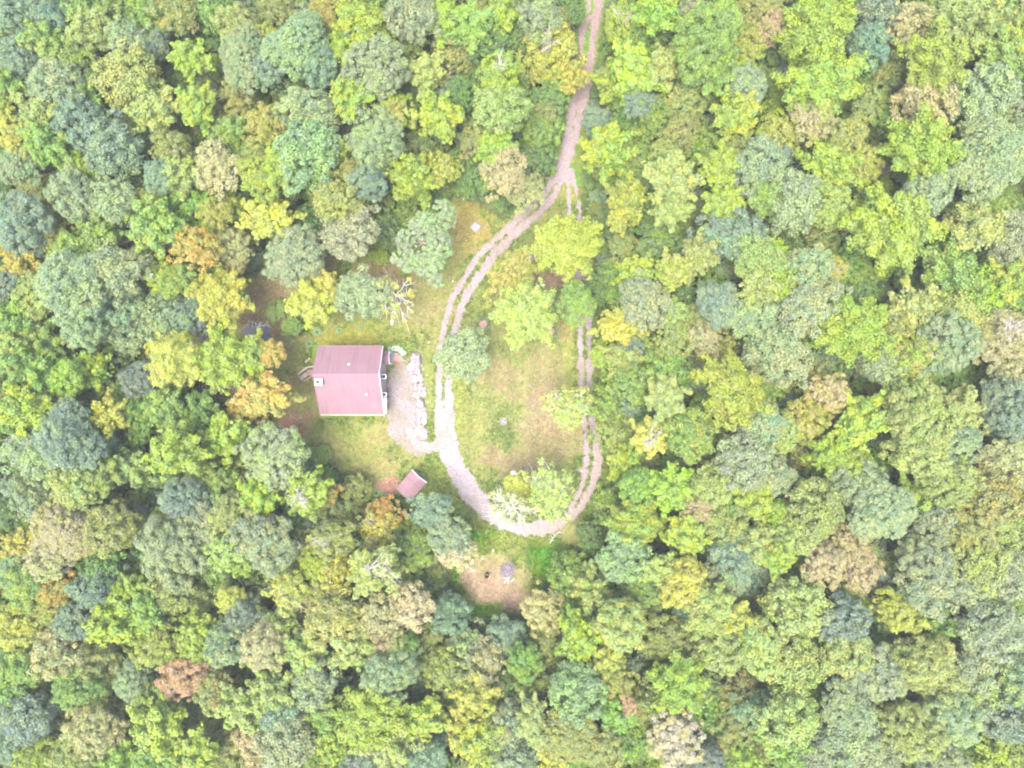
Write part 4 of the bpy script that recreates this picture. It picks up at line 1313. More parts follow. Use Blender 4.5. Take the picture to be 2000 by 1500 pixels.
# x y radius kind [style]: places of the crowns in the photograph
TREE_TEXT = '''
25 25 42 B;95 30 36 B;85 75 43 G m;146 112 38 G;33 112 38 B;170 22 48 G;182 52 44 L;245 78 46 S p;305 92 26 B;290 35 46 G f;345 20 40 O;420 20 45 G f;465 48 38 L
375 115 42 V;482 112 60 S i;256 146 58 L;302 212 54 L;386 206 43 V m;110 165 52 S;166 182 40 G;82 215 46 L;172 248 54 B;222 292 60 B;14 165 36 G;40 275 32 Y;92 284 46 G;36 325 36 S
155 332 42 V;10 232 24 Y;268 268 38 D f;338 290 38 O;356 345 40 L m;426 326 50 T f;312 348 34 B;450 255 33 G;466 200 44 O f;495 290 30 L;78 372 38 O;128 250 28 G
586 82 68 S i;625 126 42 B;518 132 38 B;520 75 26 Y;640 20 34 A;706 46 64 V m;668 98 34 V m;720 75 42 B;738 132 62 S;800 28 52 S;866 45 46 V;922 50 48 G;882 112 44 O;976 35 36 V;960 95 45 D f
806 85 28 G m;560 166 36 D f;682 190 44 V m;768 218 38 A;832 140 42 L m;858 228 52 V m;976 150 42 V k;975 214 54 L o;546 256 30 O f;520 245 38 A;600 218 54 S;598 296 62 S;732 278 60 S;660 292 28 V
552 330 48 V;512 345 38 V;656 386 50 O;806 346 58 V m;868 330 34 A p;832 280 36 D f;920 345 42 D f;930 268 34 O;970 284 38 V m;988 338 46 T f;900 178 30 D;720 352 34 B;690 332 24 O;540 20 34 O
1056 25 45 S;1010 72 32 D;1076 95 58 Y k;1116 150 36 Y p;1124 28 22 D f;1216 48 42 V k;1284 22 48 V m;1256 76 40 G f;1238 142 58 V m;1292 132 46 L m;1200 162 44 V;1380 76 72 G;1392 138 46 G;1442 120 34 V m;1462 92 34 A f;1470 25 42 O f
1455 166 38 S;1376 176 36 G f;1436 226 50 V m;1342 192 40 O f;1280 220 38 G f;1246 202 28 B;1330 252 46 O f;1190 292 58 V m;1310 346 56 L;1406 326 40 V m;1480 330 52 S o;1228 386 42 V m;1055 252 40 G f;1070 200 34 D f;1050 312 36 D
1026 372 34 T f;1380 288 36 G f;1166 236 26 B;1440 272 36 O f;1600 58 76 V m;1560 92 38 G;1506 55 32 P f;1516 98 28 D f;1716 25 42 B o;1696 84 40 B o;1780 42 44 T;1746 98 30 D f;1862 30 50 L;1920 42 54 L m;1826 124 70 V m
1990 72 46 V;1956 100 50 G m;1606 162 76 V m;1742 138 34 O f;1690 132 34 G f;1700 202 34 O f;1810 212 56 T o;1800 288 70 V m;1922 190 62 S o;1978 200 46 S o;1932 300 84 S i;1988 295 56 S o;1622 332 56 V m;1548 388 62 S o;1520 262 40 A f
1582 236 40 P f;1650 262 44 O f;1680 322 36 A f;1500 302 32 B;1975 142 38 G;1810 370 50 S;1742 232 30 G f
45 440 62 B o;152 385 50 S o;222 400 52 S o;96 402 36 O f;304 440 58 G m;294 390 26 A f;374 400 40 G f;420 415 34 A;455 400 24 V;384 482 42 N f;456 476 34 T f;460 512 24 T f;40 502 40 Y m;110 472 38 A f;200 460 44 G;150 490 38 G
132 562 74 S i;216 530 58 S o;68 582 44 L;240 592 50 S o;278 512 32 A f;326 546 34 V f;352 540 28 G;160 622 60 S o;242 640 56 S o;320 616 54 S o;370 612 38 B o;430 584 54 J m;30 622 56 G;76 666 42 G;20 690 44 L;62 722 55 G
180 722 50 V;122 742 40 V;344 702 54 Y m;442 702 62 V m;496 700 42 V m;272 740 36 B o;15 560 34 B;418 530 30 G f;444 522 26 G f;92 640 28 O f;340 750 36 O f;532 690 26 N f;222 692 30 D f
526 422 48 J m;578 502 54 S o;680 456 52 S o;746 440 42 D f;740 500 20 V f;830 470 72 S q;704 574 46 S o;606 590 44 J m;642 564 32 Y m;768 576 44 Y s;545 604 24 G f;570 640 22 G f;908 690 47 S o;600 438 32 D f
1110 482 64 J m;1000 540 50 A f;1028 612 62 Z m;1126 590 36 G o;1256 590 52 S o;1212 636 46 Y m;1312 612 32 L m;1244 530 38 V m;1316 530 40 A m;1366 500 42 L;1426 460 54 B o;1472 500 60 L m;1482 556 50 L;1286 470 50 D f;1192 442 44 D f
1216 482 30 O f;1200 532 30 G f;1176 562 30 D f;1402 592 46 B o;1462 622 46 S o;1220 702 46 L;1180 692 30 V f;1312 670 44 O f;1356 622 34 O f;1372 660 34 T f;1300 722 48 G f;1400 682 44 O f;1432 762 74 V m;1410 402 44 V m;1494 388 40 G
1206 430 22 Y f;1340 722 30 O f;1172 425 26 D f;1312 402 44 L;1514 690 62 S o;1740 446 86 V m;1690 432 44 V m;1900 446 62 L m;1982 470 52 S o;1850 522 60 G m;1902 582 58 V;1962 556 48 V;1790 604 56 L m;1665 642 74 V m;1580 522 48 S o
1576 602 60 S o;1626 526 28 Y k;1642 552 18 Y;1510 502 36 V;1516 548 40 V;1662 512 44 G f;1682 572 28 D f;1880 622 54 L;1850 672 62 S o;1722 702 50 S o;1782 692 52 A f;1962 662 64 P k;1982 722 40 T f;1582 736 40 O f;1752 622 34 O;1612 452 38 O f;1622 402 42 L
55 802 58 V m;116 802 38 A m;132 862 74 B i;60 882 52 S o;192 872 36 B o;206 812 42 Y m;272 802 38 G f;322 792 40 G;346 882 58 V m;386 802 42 G m;440 852 52 V;522 772 46 N m;482 796 36 N;260 916 36 L m;150 952 52 L;70 972 44 S;202 922 44 G
310 920 30 D;430 950 50 G f;352 976 42 B f;130 1032 68 P i;216 1032 52 O;100 1092 44 P f;350 1066 70 S o;396 1012 40 S o;382 992 24 V;452 1010 48 L;46 1062 38 Y m;36 1112 38 S;202 1112 46 D f;290 1122 34 D;448 1072 48 L;500 1046 48 S;466 1092 36 V
15 1002 34 D;540 896 62 S o;502 970 40 V m;602 966 46 V k;634 962 26 N f;620 890 24 G f;654 952 18 D;694 956 32 O f;750 1008 34 N f;740 1036 50 Y p;842 996 36 B f;872 1044 37 S o;892 1080 34 C f;820 1072 42 G;660 1012 44 O f;652 1052 42 O k
590 1062 34 O f;656 1112 38 Y p;732 1112 56 L k;620 1102 34 V;530 1062 52 S o;560 1022 30 D;780 1062 30 D;562 1152 48 Y p;702 1080 28 D
50 1142 44 G;110 1152 34 N f;30 1226 42 Y f;106 1192 38 A f;140 1216 32 B o;186 1152 42 B o;232 1212 60 V m;282 1192 40 G m;256 1152 34 V;326 1156 52 O;392 1226 36 V m;386 1256 42 V m;440 1262 40 S o;302 1262 44 A f;356 1322 46 R f;112 1272 50 T f
170 1292 54 O f;96 1362 42 O;146 1342 40 G;212 1292 42 O;260 1332 34 S;44 1302 44 G;20 1342 40 G;50 1402 50 B o;15 1452 38 B;112 1412 32 D f;186 1432 58 T f;232 1412 44 O f;310 1422 58 V m;302 1372 44 G;422 1352 44 O;472 1382 50 L
386 1472 46 V m;70 1476 40 V;140 1482 44 O;230 1486 44 V m;302 1482 40 G;430 1452 42 O;492 1452 38 P p;456 1172 30 Y;492 1262 42 L;480 1202 36 B
640 1152 34 O;540 1226 42 L;512 1262 44 T;656 1212 58 L;692 1262 52 L;602 1272 48 L;612 1332 50 S o;532 1352 48 L;742 1202 38 T f;800 1186 48 C f;752 1242 36 T f;762 1312 58 S o;772 1262 40 G;840 1242 34 O f;872 1202 40 B;914 1272 50 S o
950 1292 46 T;872 1312 42 O f;720 1402 68 V m;642 1392 44 G m;762 1442 60 L;652 1452 40 V m;830 1402 48 V m;930 1362 48 Y m;900 1422 44 Y m;942 1442 54 V m;562 1442 58 S o;540 1392 42 B o;702 1492 38 B;830 1482 40 B o;992 1412 42 S o;984 1342 36 D f
502 1482 34 O f;982 1472 48 S o;600 1182 30 O f;986 1242 36 B
1060 1192 42 T f;1066 1256 42 O f;1130 1242 50 V m;1210 1222 52 L;1152 1152 48 L;1112 1124 40 G f;1262 1152 34 G f;1302 1242 54 O;1186 1286 34 Y m;1326 1336 62 V m;1126 1346 58 S o;1202 1332 34 A f;1030 1342 44 O f;1202 1392 42 G;1222 1382 22 R f
1102 1432 64 O i;1142 1452 25 R f;1316 1442 58 C f;1270 1372 42 O f;1390 1192 58 L;1430 1212 40 Y;1332 1132 48 Y;1422 1132 42 S o;1482 1262 50 L o;1412 1272 44 L;1440 1352 44 O f;1390 1402 38 G f;1440 1432 50 O f;1480 1392 42 S;1230 1442 42 G f
1182 1472 44 O;1040 1412 44 L;1072 1482 40 Y;1012 1482 44 B;1382 1486 34 B;1460 1492 38 V;1022 1292 34 G
1110 796 46 Z p;996 992 46 W s;1010 958 28 Y;1076 960 52 Z p;1190 792 48 G f;1200 842 44 O f;1302 776 46 L;1270 852 42 Y k;1342 842 52 G;1220 902 42 V;1312 952 52 V m;1250 952 44 G;1240 1022 58 V m;1200 992 44 G f;1340 1042 42 V m;1450 896 60 S o;1482 932 44 S o
1392 950 40 L;1470 972 48 V m;1420 1002 34 G;1368 986 34 P f;1412 1022 42 O;1290 1112 44 L;1216 1092 50 S;1430 1082 50 B o;1482 1062 42 L;1240 752 38 G f;1156 1046 30 D f;1490 822 42 S;1520 842 42 L o;1572 822 44 A f;1620 772 40 P f;1680 822 56 V m;1790 802 72 L o
1870 802 50 L;1790 882 54 L o;1862 862 48 S o;1962 792 62 B o;1962 902 54 T o;1622 882 40 V;1580 872 40 O f;1666 902 38 V;1510 926 40 S o;1672 942 48 S o;1592 992 62 O o;1722 992 68 S i;1792 972 42 V m;1850 942 50 O o;1830 1012 48 S o;1932 972 58 O o
1890 1032 58 O o;1972 1022 50 L o;1546 1052 44 L;1660 1062 48 T;1612 1102 44 T f;1672 1112 48 P f;1802 1092 58 S o;1910 1112 52 L o;1962 1122 50 S o;1520 1002 30 V;1516 1086 40 V;1560 1192 62 L o;1642 1212 50 B o;1752 1192 46 Y o;1812 1152 54 S o
1882 1142 48 S o;1838 1212 40 G;1932 1222 62 S o;1542 1292 62 L o;1652 1272 54 L o;1702 1312 60 S o;1792 1292 64 L o;1842 1332 50 L o;1902 1302 48 S o;1932 1342 54 L o;1990 1332 44 S o;1662 1382 62 S i;1542 1402 60 L o;1782 1432 60 L o
1862 1402 58 S o;1962 1402 52 B o;1642 1442 58 S o;1702 1462 54 S o;1842 1482 42 S o;1946 1476 48 V m;1532 1462 42 G;1592 1482 42 S o
'''
TREES = []
for chunk in TREE_TEXT.replace('\n', ';').split(';'):
    t = chunk.split()
    if len(t) >= 4:
        TREES.append([float(t[0]), float(t[1]), float(t[2]), t[3], t[4] if len(t) > 4 else None])


# ---- crown shapes --------------------------------------------------
def unit(v):
    return v / (np.linalg.norm(v, axis=-1, keepdims=True) + 1e-9)


def leaf_quads(c, nrm, length, width, rs, align=None):
    """pointed leaf-clump faces at c facing nrm"""
    n = len(c)
    ref = rs.normal(size=(n, 3)) if align is None else align + rs.normal(size=(n, 3)) * 0.45
    u = unit(ref - nrm * np.sum(ref * nrm, 1, keepdims=True))
    w = np.cross(nrm, u)
    bend = nrm * (length * 0.16)[:, None]
    a = c + u * length[:, None] * 0.5 - bend
    b = c + w * width[:, None] * 0.5
    d = c - u * length[:, None] * 0.5 - bend
    e = c - w * width[:, None] * 0.5
    return np.stack([a, b, d, e], 1)


def crown_arrays(style, R, seed):
    """one crown of radius R metres, its middle at the origin; returns leaf quads, clump values, clump centres"""
    rs = np.random.default_rng(seed)
    ph = rs.uniform(0, 2 * PI, 8)
    am = rs.uniform(0.3, 1.0, 8)

    def outline(az, k0):
        s = 0
        for i, k in enumerate((2, 3, 5, 7)):
            s = s + am[i] * np.sin(k * az + ph[i]) / (1 + 0.25 * k)
        return 1 + k0 * s

    vz = rs.uniform(0.85, 1.1)
    dens = (R / 3.0) ** 2
    cen, rad = [], []
    if style == 'm':                       # maple: arms of foliage that end in points
        arms = int(rs.integers(15, 20) * (R / 3.0) ** 0.8)
        for i in range(arms):
            z = 1 - (i + 0.5) / arms * 1.18
            az = i * 2.399963 + rs.normal(0, 0.22)
            el = math.asin(max(-0.35, min(1, z)))
            d = np.array([math.cos(az) * math.cos(el), math.sin(az) * math.cos(el), math.sin(el) * vz])
            ln = outline(az, 0.16) * rs.uniform(0.86, 1.1)
            for t in (0.45, 0.58, 0.7, 0.8, 0.89, 0.97, 1.04):
                for w in range(2 if t < 0.95 else 1):
                    cen.append(d * R * ln * t + rs.normal(0, 0.115 * R * (1.25 - 0.8 * t), 3))
                    rad.append(R * 0.21 * (1.2 - 0.72 * t) * rs.uniform(0.7, 1.25))
        nleaf = 66
    elif style in 'iq':                    # a broad crown of several domes; q: the ragged oak by the concrete cover
        sub = 5 + int(rs.integers(0, 2))
        ragged = [(30, 56, 26), (36, 38, 26), (-2, 26, 36), (-34, 2, 24), (22, -6, 36), (-38, -28, 26), (8, -40, 34), (20, -68, 18), (-20, -40, 24)]
        for s in range(sub if style == 'i' else 0):
            az = s * 2 * PI / sub + rs.normal(0, 0.3)
            off = np.array([math.cos(az), math.sin(az), rs.uniform(-0.25, 0.25)]) * R * rs.uniform(0.42, 0.6)
            if s == 0:
                off = np.array([0, 0, 0.3 * R])
            r = R * rs.uniform(0.42, 0.58)
            n = int(26 * dens * (r / R) ** 2 / 0.25)
            for i in range(n):
                z = 1 - (i + 0.5) / n * 1.25
                a2 = i * 2.399963 + rs.normal(0, 0.2)
                c2 = math.sqrt(max(0, 1 - z * z))
                cen.append(off + np.array([math.cos(a2) * c2, math.sin(a2) * c2, z * 0.9]) * r * rs.uniform(0.8, 1.0))
                rad.append(0.50 * rs.uniform(0.7, 1.3))
        for (ox, oy, r) in (ragged if style == 'q' else []):
            f = R / 80.0
            off, r = np.array([ox * f * 1.18, oy * f * 1.14, rs.uniform(-0.06, 0.12) * R]), r * f * 0.76
            n = int(26 * dens * (r / R) ** 2 / 0.25)
            for i in range(n):
                z = 1 - (i + 0.5) / n * 1.25
                a2 = i * 2.399963 + rs.normal(0, 0.2)
                c2 = math.sqrt(max(0, 1 - z * z))
                cen.append(off + np.array([math.cos(a2) * c2, math.sin(a2) * c2, z * 0.9]) * r * rs.uniform(0.75, 1.05))
                rad.append(0.42 * rs.uniform(0.7, 1.3))
        nleaf = 104
    else:
        n = int({'o': 110, 'f': 105, 's': 26, 'p': 64}[style] * dens)
        lr = {'o': 0.50, 'f': 0.42, 's': 0.42, 'p': 0.46}[style]
        for i in range(n):
            z = 1 - (i + 0.5) / n * 1.28
            az = i * 2.399963 + rs.normal(0, 0.25)
            c2 = math.sqrt(max(0, 1 - z * z))
            d = np.array([math.cos(az) * c2, math.sin(az) * c2, z * vz])
            o = outline(az, 0.15) * (1 + 0.13 * math.sin(3 * z + ph[5] + az)) * (1 + 0.1 * math.sin(2.3 * az + 4 * z + ph[6]))
            cen.append(d * R * o * rs.uniform(0.45 if style in 'ps' else 0.72, 0.95))
            rad.append(lr * rs.uniform(0.6, 1.35))
        nleaf = {'o': 84, 'f': 76, 's': 34, 'p': 50}[style]
    cen, rad = np.array(cen), np.array(rad)
    nl = len(cen)
    clump = rs.random(nl)
    Q, A = [], []
    per = np.maximum((nleaf * (rad / rad.mean()) ** 1.6).astype(int), 8)
    li = np.repeat(np.arange(nl), per)
    d = unit(rs.normal(size=(len(li), 3)))
    outw = unit(cen[li] + np.array([0, 0, 0.25 * R]))
    flip = np.sum(d * outw, 1) < -0.25
    d[flip] *= -1
    pos = cen[li] + d * rad[li][:, None] * rs.uniform(0.6, 1.18, (len(li), 1)) * np.array([1, 1, 0.85])
    nrm = unit(d * 0.75 + np.array([0, 0, 0.55]) + rs.normal(0, 0.38, (len(li), 3)))
    base = {'m': 0.215, 'q': 0.195, 'i': 0.195, 'o': 0.19, 'f': 0.16, 's': 0.21, 'p': 0.2}[style]
    ln = base * rs.uniform(0.7, 1.4, len(li))
    al = outw + d * 0.5 if style == 'm' else None
    Q.append(leaf_quads(pos, nrm, ln, ln * rs.uniform(0.5, 0.8, len(li)), rs, al))
    A.append(np.repeat(np.clip(clump[li] + rs.normal(0, 0.06, len(li)), 0, 1), 4))
    ni = int({'m': 700, 'q': 10, 'i': 900, 'o': 700, 'f': 600, 's': 20, 'p': 120}[style] * dens)
    d = unit(rs.normal(size=(ni, 3)))
    d[:, 2] = np.abs(d[:, 2]) * 0.9 - 0.15
    pos = d * R * rs.uniform(0.25, 0.78, (ni, 1)) * np.array([1, 1, vz])
    nrm = unit(d * 0.5 + np.array([0, 0, 0.6]) + rs.normal(0, 0.4, (ni, 3)))
    ln = 0.5 * rs.uniform(0.7, 1.3, ni)
    Q.append(leaf_quads(pos, nrm, ln, ln * 0.7, rs))
    A.append(np.repeat(rs.random(ni) * 0.5, 4))
    return np.concatenate(Q).reshape(-1, 3), np.concatenate(A), cen, vz


def tube_arrays(paths, sides=5):
    """paths: list of [(point, radius), ...] -> verts, quads"""
    V, F = [], []
    base = 0
    for path in paths:
        for i, (p, r) in enumerate(path):
            p = np.asarray(p, float)
            q = np.asarray(path[min(i + 1, len(path) - 1)][0], float) - np.asarray(path[max(i - 1, 0)][0], float)
            q = q / (np.linalg.norm(q) + 1e-9)
            a = np.cross(q, (0.31, 0.95, 0.05))
            a /= np.linalg.norm(a) + 1e-9
            b = np.cross(q, a)
            for k in range(sides):
                t = 2 * PI * k / sides
                V.append(p + (a * math.cos(t) + b * math.sin(t)) * r)
            if i:
                o = base + (i - 1) * sides
                for k in range(sides):
                    k2 = (k + 1) % sides
                    F.append((o + k, o + k2, o + sides + k2, o + sides + k))
        base += len(path) * sides
    return np.array(V), np.array(F, int)


def limb_paths(cen, R, seed, count, reach, r0=0.09, twigs=2):
    rs = np.random.default_rng(seed + 500)
    root = np.array([0, 0, -0.75 * R])
    paths = []
    pick = rs.choice(len(cen), min(count, len(cen)), replace=False)
    for i in pick:
        e = cen[i] * reach
        st = root + np.array([0, 0, rs.uniform(0, 0.7) * R])
        mid = st * 0.5 + e * 0.5 + np.array([0, 0, -0.12 * R]) + rs.normal(0, 0.06 * R, 3)
        m2 = st * 0.2 + e * 0.8 + rs.normal(0, 0.05 * R, 3)
        k = r0 * R / 3.0
        paths.append([(st, k), (mid, k * 0.65), (m2, k * 0.42), (e, k * 0.16)])
        for _ in range(twigs):
            s = mid * rs.uniform(0.2, 0.8) + m2 * (1 - rs.uniform(0.2, 0.8)) if False else (mid + m2) / 2
            t = e + rs.normal(0, 0.22 * R, 3)
            paths.append([(s, k * 0.45), ((s + t) / 2 + rs.normal(0, 0.04 * R, 3), k * 0.28), (t, k * 0.08)])
    return paths


def trunk_mesh(seed):
    """a trunk one metre tall and one metre thick at the foot, to be scaled; flared foot and a slight bow"""
    rs = np.random.default_rng(seed)
    b = rs.normal(0, 0.5, 2)
    prof = [(0.0, 0.62), (0.04, 0.5), (0.2, 0.42), (0.5, 0.36), (0.8, 0.28), (1.0, 0.2)]
    p = [(np.array([b[0] * 0.6 * math.sin(z * 2.6), b[1] * 0.6 * math.sin(z * 2.2), z]), r) for z, r in prof]
    v, f = tube_arrays([p], 7)
    return np_mesh('trunk', v, f, M['bark'], smooth=True)


TRUNKS = [trunk_mesh(s) for s in range(4)]
SHAPES = {}     # (style, size) -> list of dicts
sid = 100
for style, R, cnt in (('m', 3.0, 7), ('m', 4.6, 5), ('o', 3.0, 7), ('o', 4.4, 5), ('f', 2.6, 7), ('f', 3.6, 3), ('i', 4.8, 4), ('p', 3.2, 3), ('s', 3.2, 2), ('q', 5.0, 1)):
    for k in range(cnt):
        sid += 1
        q, a, cen, vz = crown_arrays(style, R, sid)
        nq = len(q) // 4
        me = np_mesh('crown', q, np.arange(nq * 4).reshape(-1, 4), M['leaf'], {'clump': ('FLOAT', a)})
        lp = limb_paths(cen, R, sid, {'p': 24, 's': 26}.get(style, 12), {'p': 0.95, 's': 1.05}.get(style, 0.82), {'p': 0.06, 's': 0.055}.get(style, 0.085), 5 if style in 'ps' else 1)
        lv, lf = tube_arrays(lp, 4)
        lm = np_mesh('branches', lv, lf, M['white_bark'] if style in 'ps' else M['bark'])
        d = {'crown': me, 'branches': lm, 'R': R, 'vz': vz, 'cen': cen, 'seed': sid, 'q': q, 'a': a}
        SHAPES.setdefault(style, []).append(d)


def snag_mesh(d):
    """dead pale limbs that stand out of the crown"""
    rs = np.random.default_rng(d['seed'] + 900)
    R = d['R']
    paths = []
    for c in range(2):
        az = rs.uniform(0, 2 * PI)
        top = np.array([math.cos(az) * 0.35 * R, math.sin(az) * 0.35 * R, R * 1.18])
        for k in range(8):
            e = top + rs.normal(0, 0.26 * R, 3) * np.array([1, 1, 0.5])
            s = np.array([math.cos(az) * 0.1 * R, math.sin(az) * 0.1 * R, 0.1 * R])
            m = (s + top) / 2 + rs.normal(0, 0.05 * R, 3)
            paths.append([(s, 0.06), (m, 0.045), (e * 0.6 + m * 0.4, 0.028), (e, 0.009)])
            for _ in range(4):
                b0 = m + (e - m) * rs.uniform(0.2, 0.9)
                paths.append([(b0, 0.022), (b0 + rs.normal(0, 0.11 * R, 3), 0.007)])
            t = e + rs.normal(0, 0.14 * R, 3)
            paths.append([(e * 0.6 + m * 0.4, 0.035), (t, 0.012)])
    v, f = tube_arrays(paths, 4)
    return np_mesh('dead_limbs', v, f, M['pale_bark'])


SNAGS = {}


def default_style(kind, i):
    if kind in 'BS': return 'o'
    if kind in 'DOTPRCAN': return 'f' if kind != 'O' or i % 2 else 'o'
    return 'm' if i % 3 else 'o'


def jitter(c, rs, s=0.06):
    return tuple(max(0.004, v * (1 + rs.normal(0, s))) for v in c)


YARD = {(526, 422), (578, 502), (680, 456), (704, 574), (606, 590), (642, 564), (768, 576), (430, 584), (344, 702), (442, 702), (496, 700),
        (522, 772), (830, 470), (908, 690), (1110, 482), (1000, 540), (1028, 612), (1126, 590), (1110, 796), (996, 992), (1010, 958), (1076, 960), (842, 996), (872, 1044), (892, 1080), (540, 896)}
SHRUBS = {(545, 604), (570, 640), (740, 500), (620, 890), (654, 952), (1642, 552), (1010, 958), (1222, 1382), (1142, 1452)}

spec = []
for i, (x, y, r, kind, style) in enumerate(TREES):
    rs = np.random.default_rng(1000 + i)
    snag = style == 'k'
    if style in (None, 'k'):
        style = default_style(kind, i)
    yard = (int(x), int(y)) in YARD
    shrub = (int(x), int(y)) in SHRUBS
    rm = r / PPM
    low = style == 'f' and kind in 'DGO' and not yard
    top = (4.8 + rm * 1.4 if low else 7.0 + rm * 1.55) + rs.uniform(-0.8, 1.4)
    edge = poly_dist(np.array([x]), np.array([y]), CLEARING)[0] - r
    if edge < 45: top *= 0.62 + 0.38 * max(0, edge) / 45
    if yard: top = 4.5 + rm * 1.7 + rs.uniform(-0.3, 0.8)
    if shrub: top = 1.2 + rm * 0.7
    if (int(x), int(y)) in {(1010, 958)}: top = 7.0
    if (int(x), int(y)) in {(1222, 1382), (1142, 1452)}: top = 12.0
    spec.append(dict(x=x, y=y, r=r, kind=kind, style=style, snag=snag, yard=yard, shrub=shrub, top=top, i=i))

order = sorted(spec, key=lambda s: -(s['r'] + (500 if s['yard'] or s['shrub'] or s['snag'] or s['kind'] in 'RC' else 0)))
single, rest = order[:300], order[300:]


# ---- what to call each tree ------------------------------------------
def size_word(r):
    return 'small' if r < 37 else 'medium-sized' if r < 48 else 'large' if r < 60 else 'very large'


LANDMARK = [('house', 680, 742), ('small shed', 803, 948), ('pond', 498, 648), ('driveway fork', 1105, 335), ('brush pile', 991, 1115),
            ('concrete lid', 929, 444), ('fire pit', 983, 823), ('salmon orange tree', 356, 1322), ('cream white tree', 1316, 1442),
            ('pinkish tan crown', 130, 1032), ('dark gap in the canopy', 1722, 560)]


def side_word(dx, dy):
    a = (math.degrees(math.atan2(-dy, dx)) + 360) % 360
    return ['right of', 'above', 'left of', 'below'][int((a + 45) // 90) % 4]


def place_phrase(s):
    x, y = s['x'], s['y']
    best = min(LANDMARK, key=lambda l: math.hypot(l[1] - x, l[2] - y))
    d = math.hypot(best[1] - x, best[2] - y)
    if 8 < d < 190:
        return side_word(x - best[1], y - best[2]) + ' the ' + best[0]
    if x < 65 and y < 65: return 'in the top left corner'
    if x > 1935 and y < 75: return 'in the top right corner'
    if x < 65 and y > 1435: return 'in the bottom left corner'
    if x > 1935 and y > 1425: return 'in the bottom right corner'
    hv = ['far left', 'left', 'centre left', 'centre', 'centre right', 'right', 'far right'][min(6, int(x / 286))]
    if y < 60: return 'at top edge, ' + hv
    if y > 1440: return 'at bottom edge, ' + hv
    vv = ['upper', 'upper middle', 'middle', 'lower middle', 'lower'][min(4, int((y - 60) / 276))]
    if x < 60: return 'at left edge, ' + vv + ' part'
    if x > 1940: return 'at right edge, ' + vv + ' part'
    return vv + ' woods, ' + hv


def first_label(s):
    w = WORD[s['kind']][0]
    extra = ' with bare limbs' if s['style'] in 'ps' else ' with dead limbs' if s['snag'] else ''
    noun = 'shrub' if s['shrub'] else 'tree'
    return size_word(s['r']) + ' ' + w + ' ' + noun + extra, place_phrase(s)


def neighbour(s, k=0):
    c = [o for o in single if o is not s and o['kind'] != s['kind']]
    c.sort(key=lambda o: math.hypot(o['x'] - s['x'], o['y'] - s['y']) - 0.4 * o['r'])
    o = c[k]
    return side_word(s['x'] - o['x'], s['y'] - o['y']) + ' a ' + WORD[o['kind']][0] + ' one'


for s in single:
    a, p = first_label(s)
    s['label'] = a + ' ' + p
for stage in range(4):
    groups = {}
    for s in single:
        groups.setdefault(s['label'], []).append(s)
    for lab, g in groups.items():
        if len(g) < 2:
            continue
        if stage == 0:
            for s in g:
                s['label'] = lab + ', ' + neighbour(s)
        elif len(g) == 2 or stage > 0:
            spanx = max(o['x'] for o in g) - min(o['x'] for o in g)
            spany = max(o['y'] for o in g) - min(o['y'] for o in g)
            if spanx >= spany:
                g.sort(key=lambda o: o['x'])
                words = ['leftmost', 'rightmost']
            else:
                g.sort(key=lambda o: o['y'])
                words = ['topmost', 'lowest']
            for k, s in enumerate(g):
                w = words[0] if k == 0 else words[1] if k == len(g) - 1 else 'middle' if len(g) == 3 else ['second', 'third', 'fourth', 'fifth'][k - 1]
                s['label'] = w + ' ' + lab

for s in single:                        # keep within sixteen words
    w = s['label'].split()
    if len(w) > 16:
        s['label'] = s['label'].replace(' yellow-green one', ' lime one').replace('light yellow-green', 'light lime').replace('with dead limbs ', '').replace('with bare limbs ', '').replace('pinkish tan', 'pinkish')
    w = s['label'].split()
    if len(w) > 16:
        s['label'] = ' '.join(w[:16])
assert len({s['label'] for s in single}) == len(single)

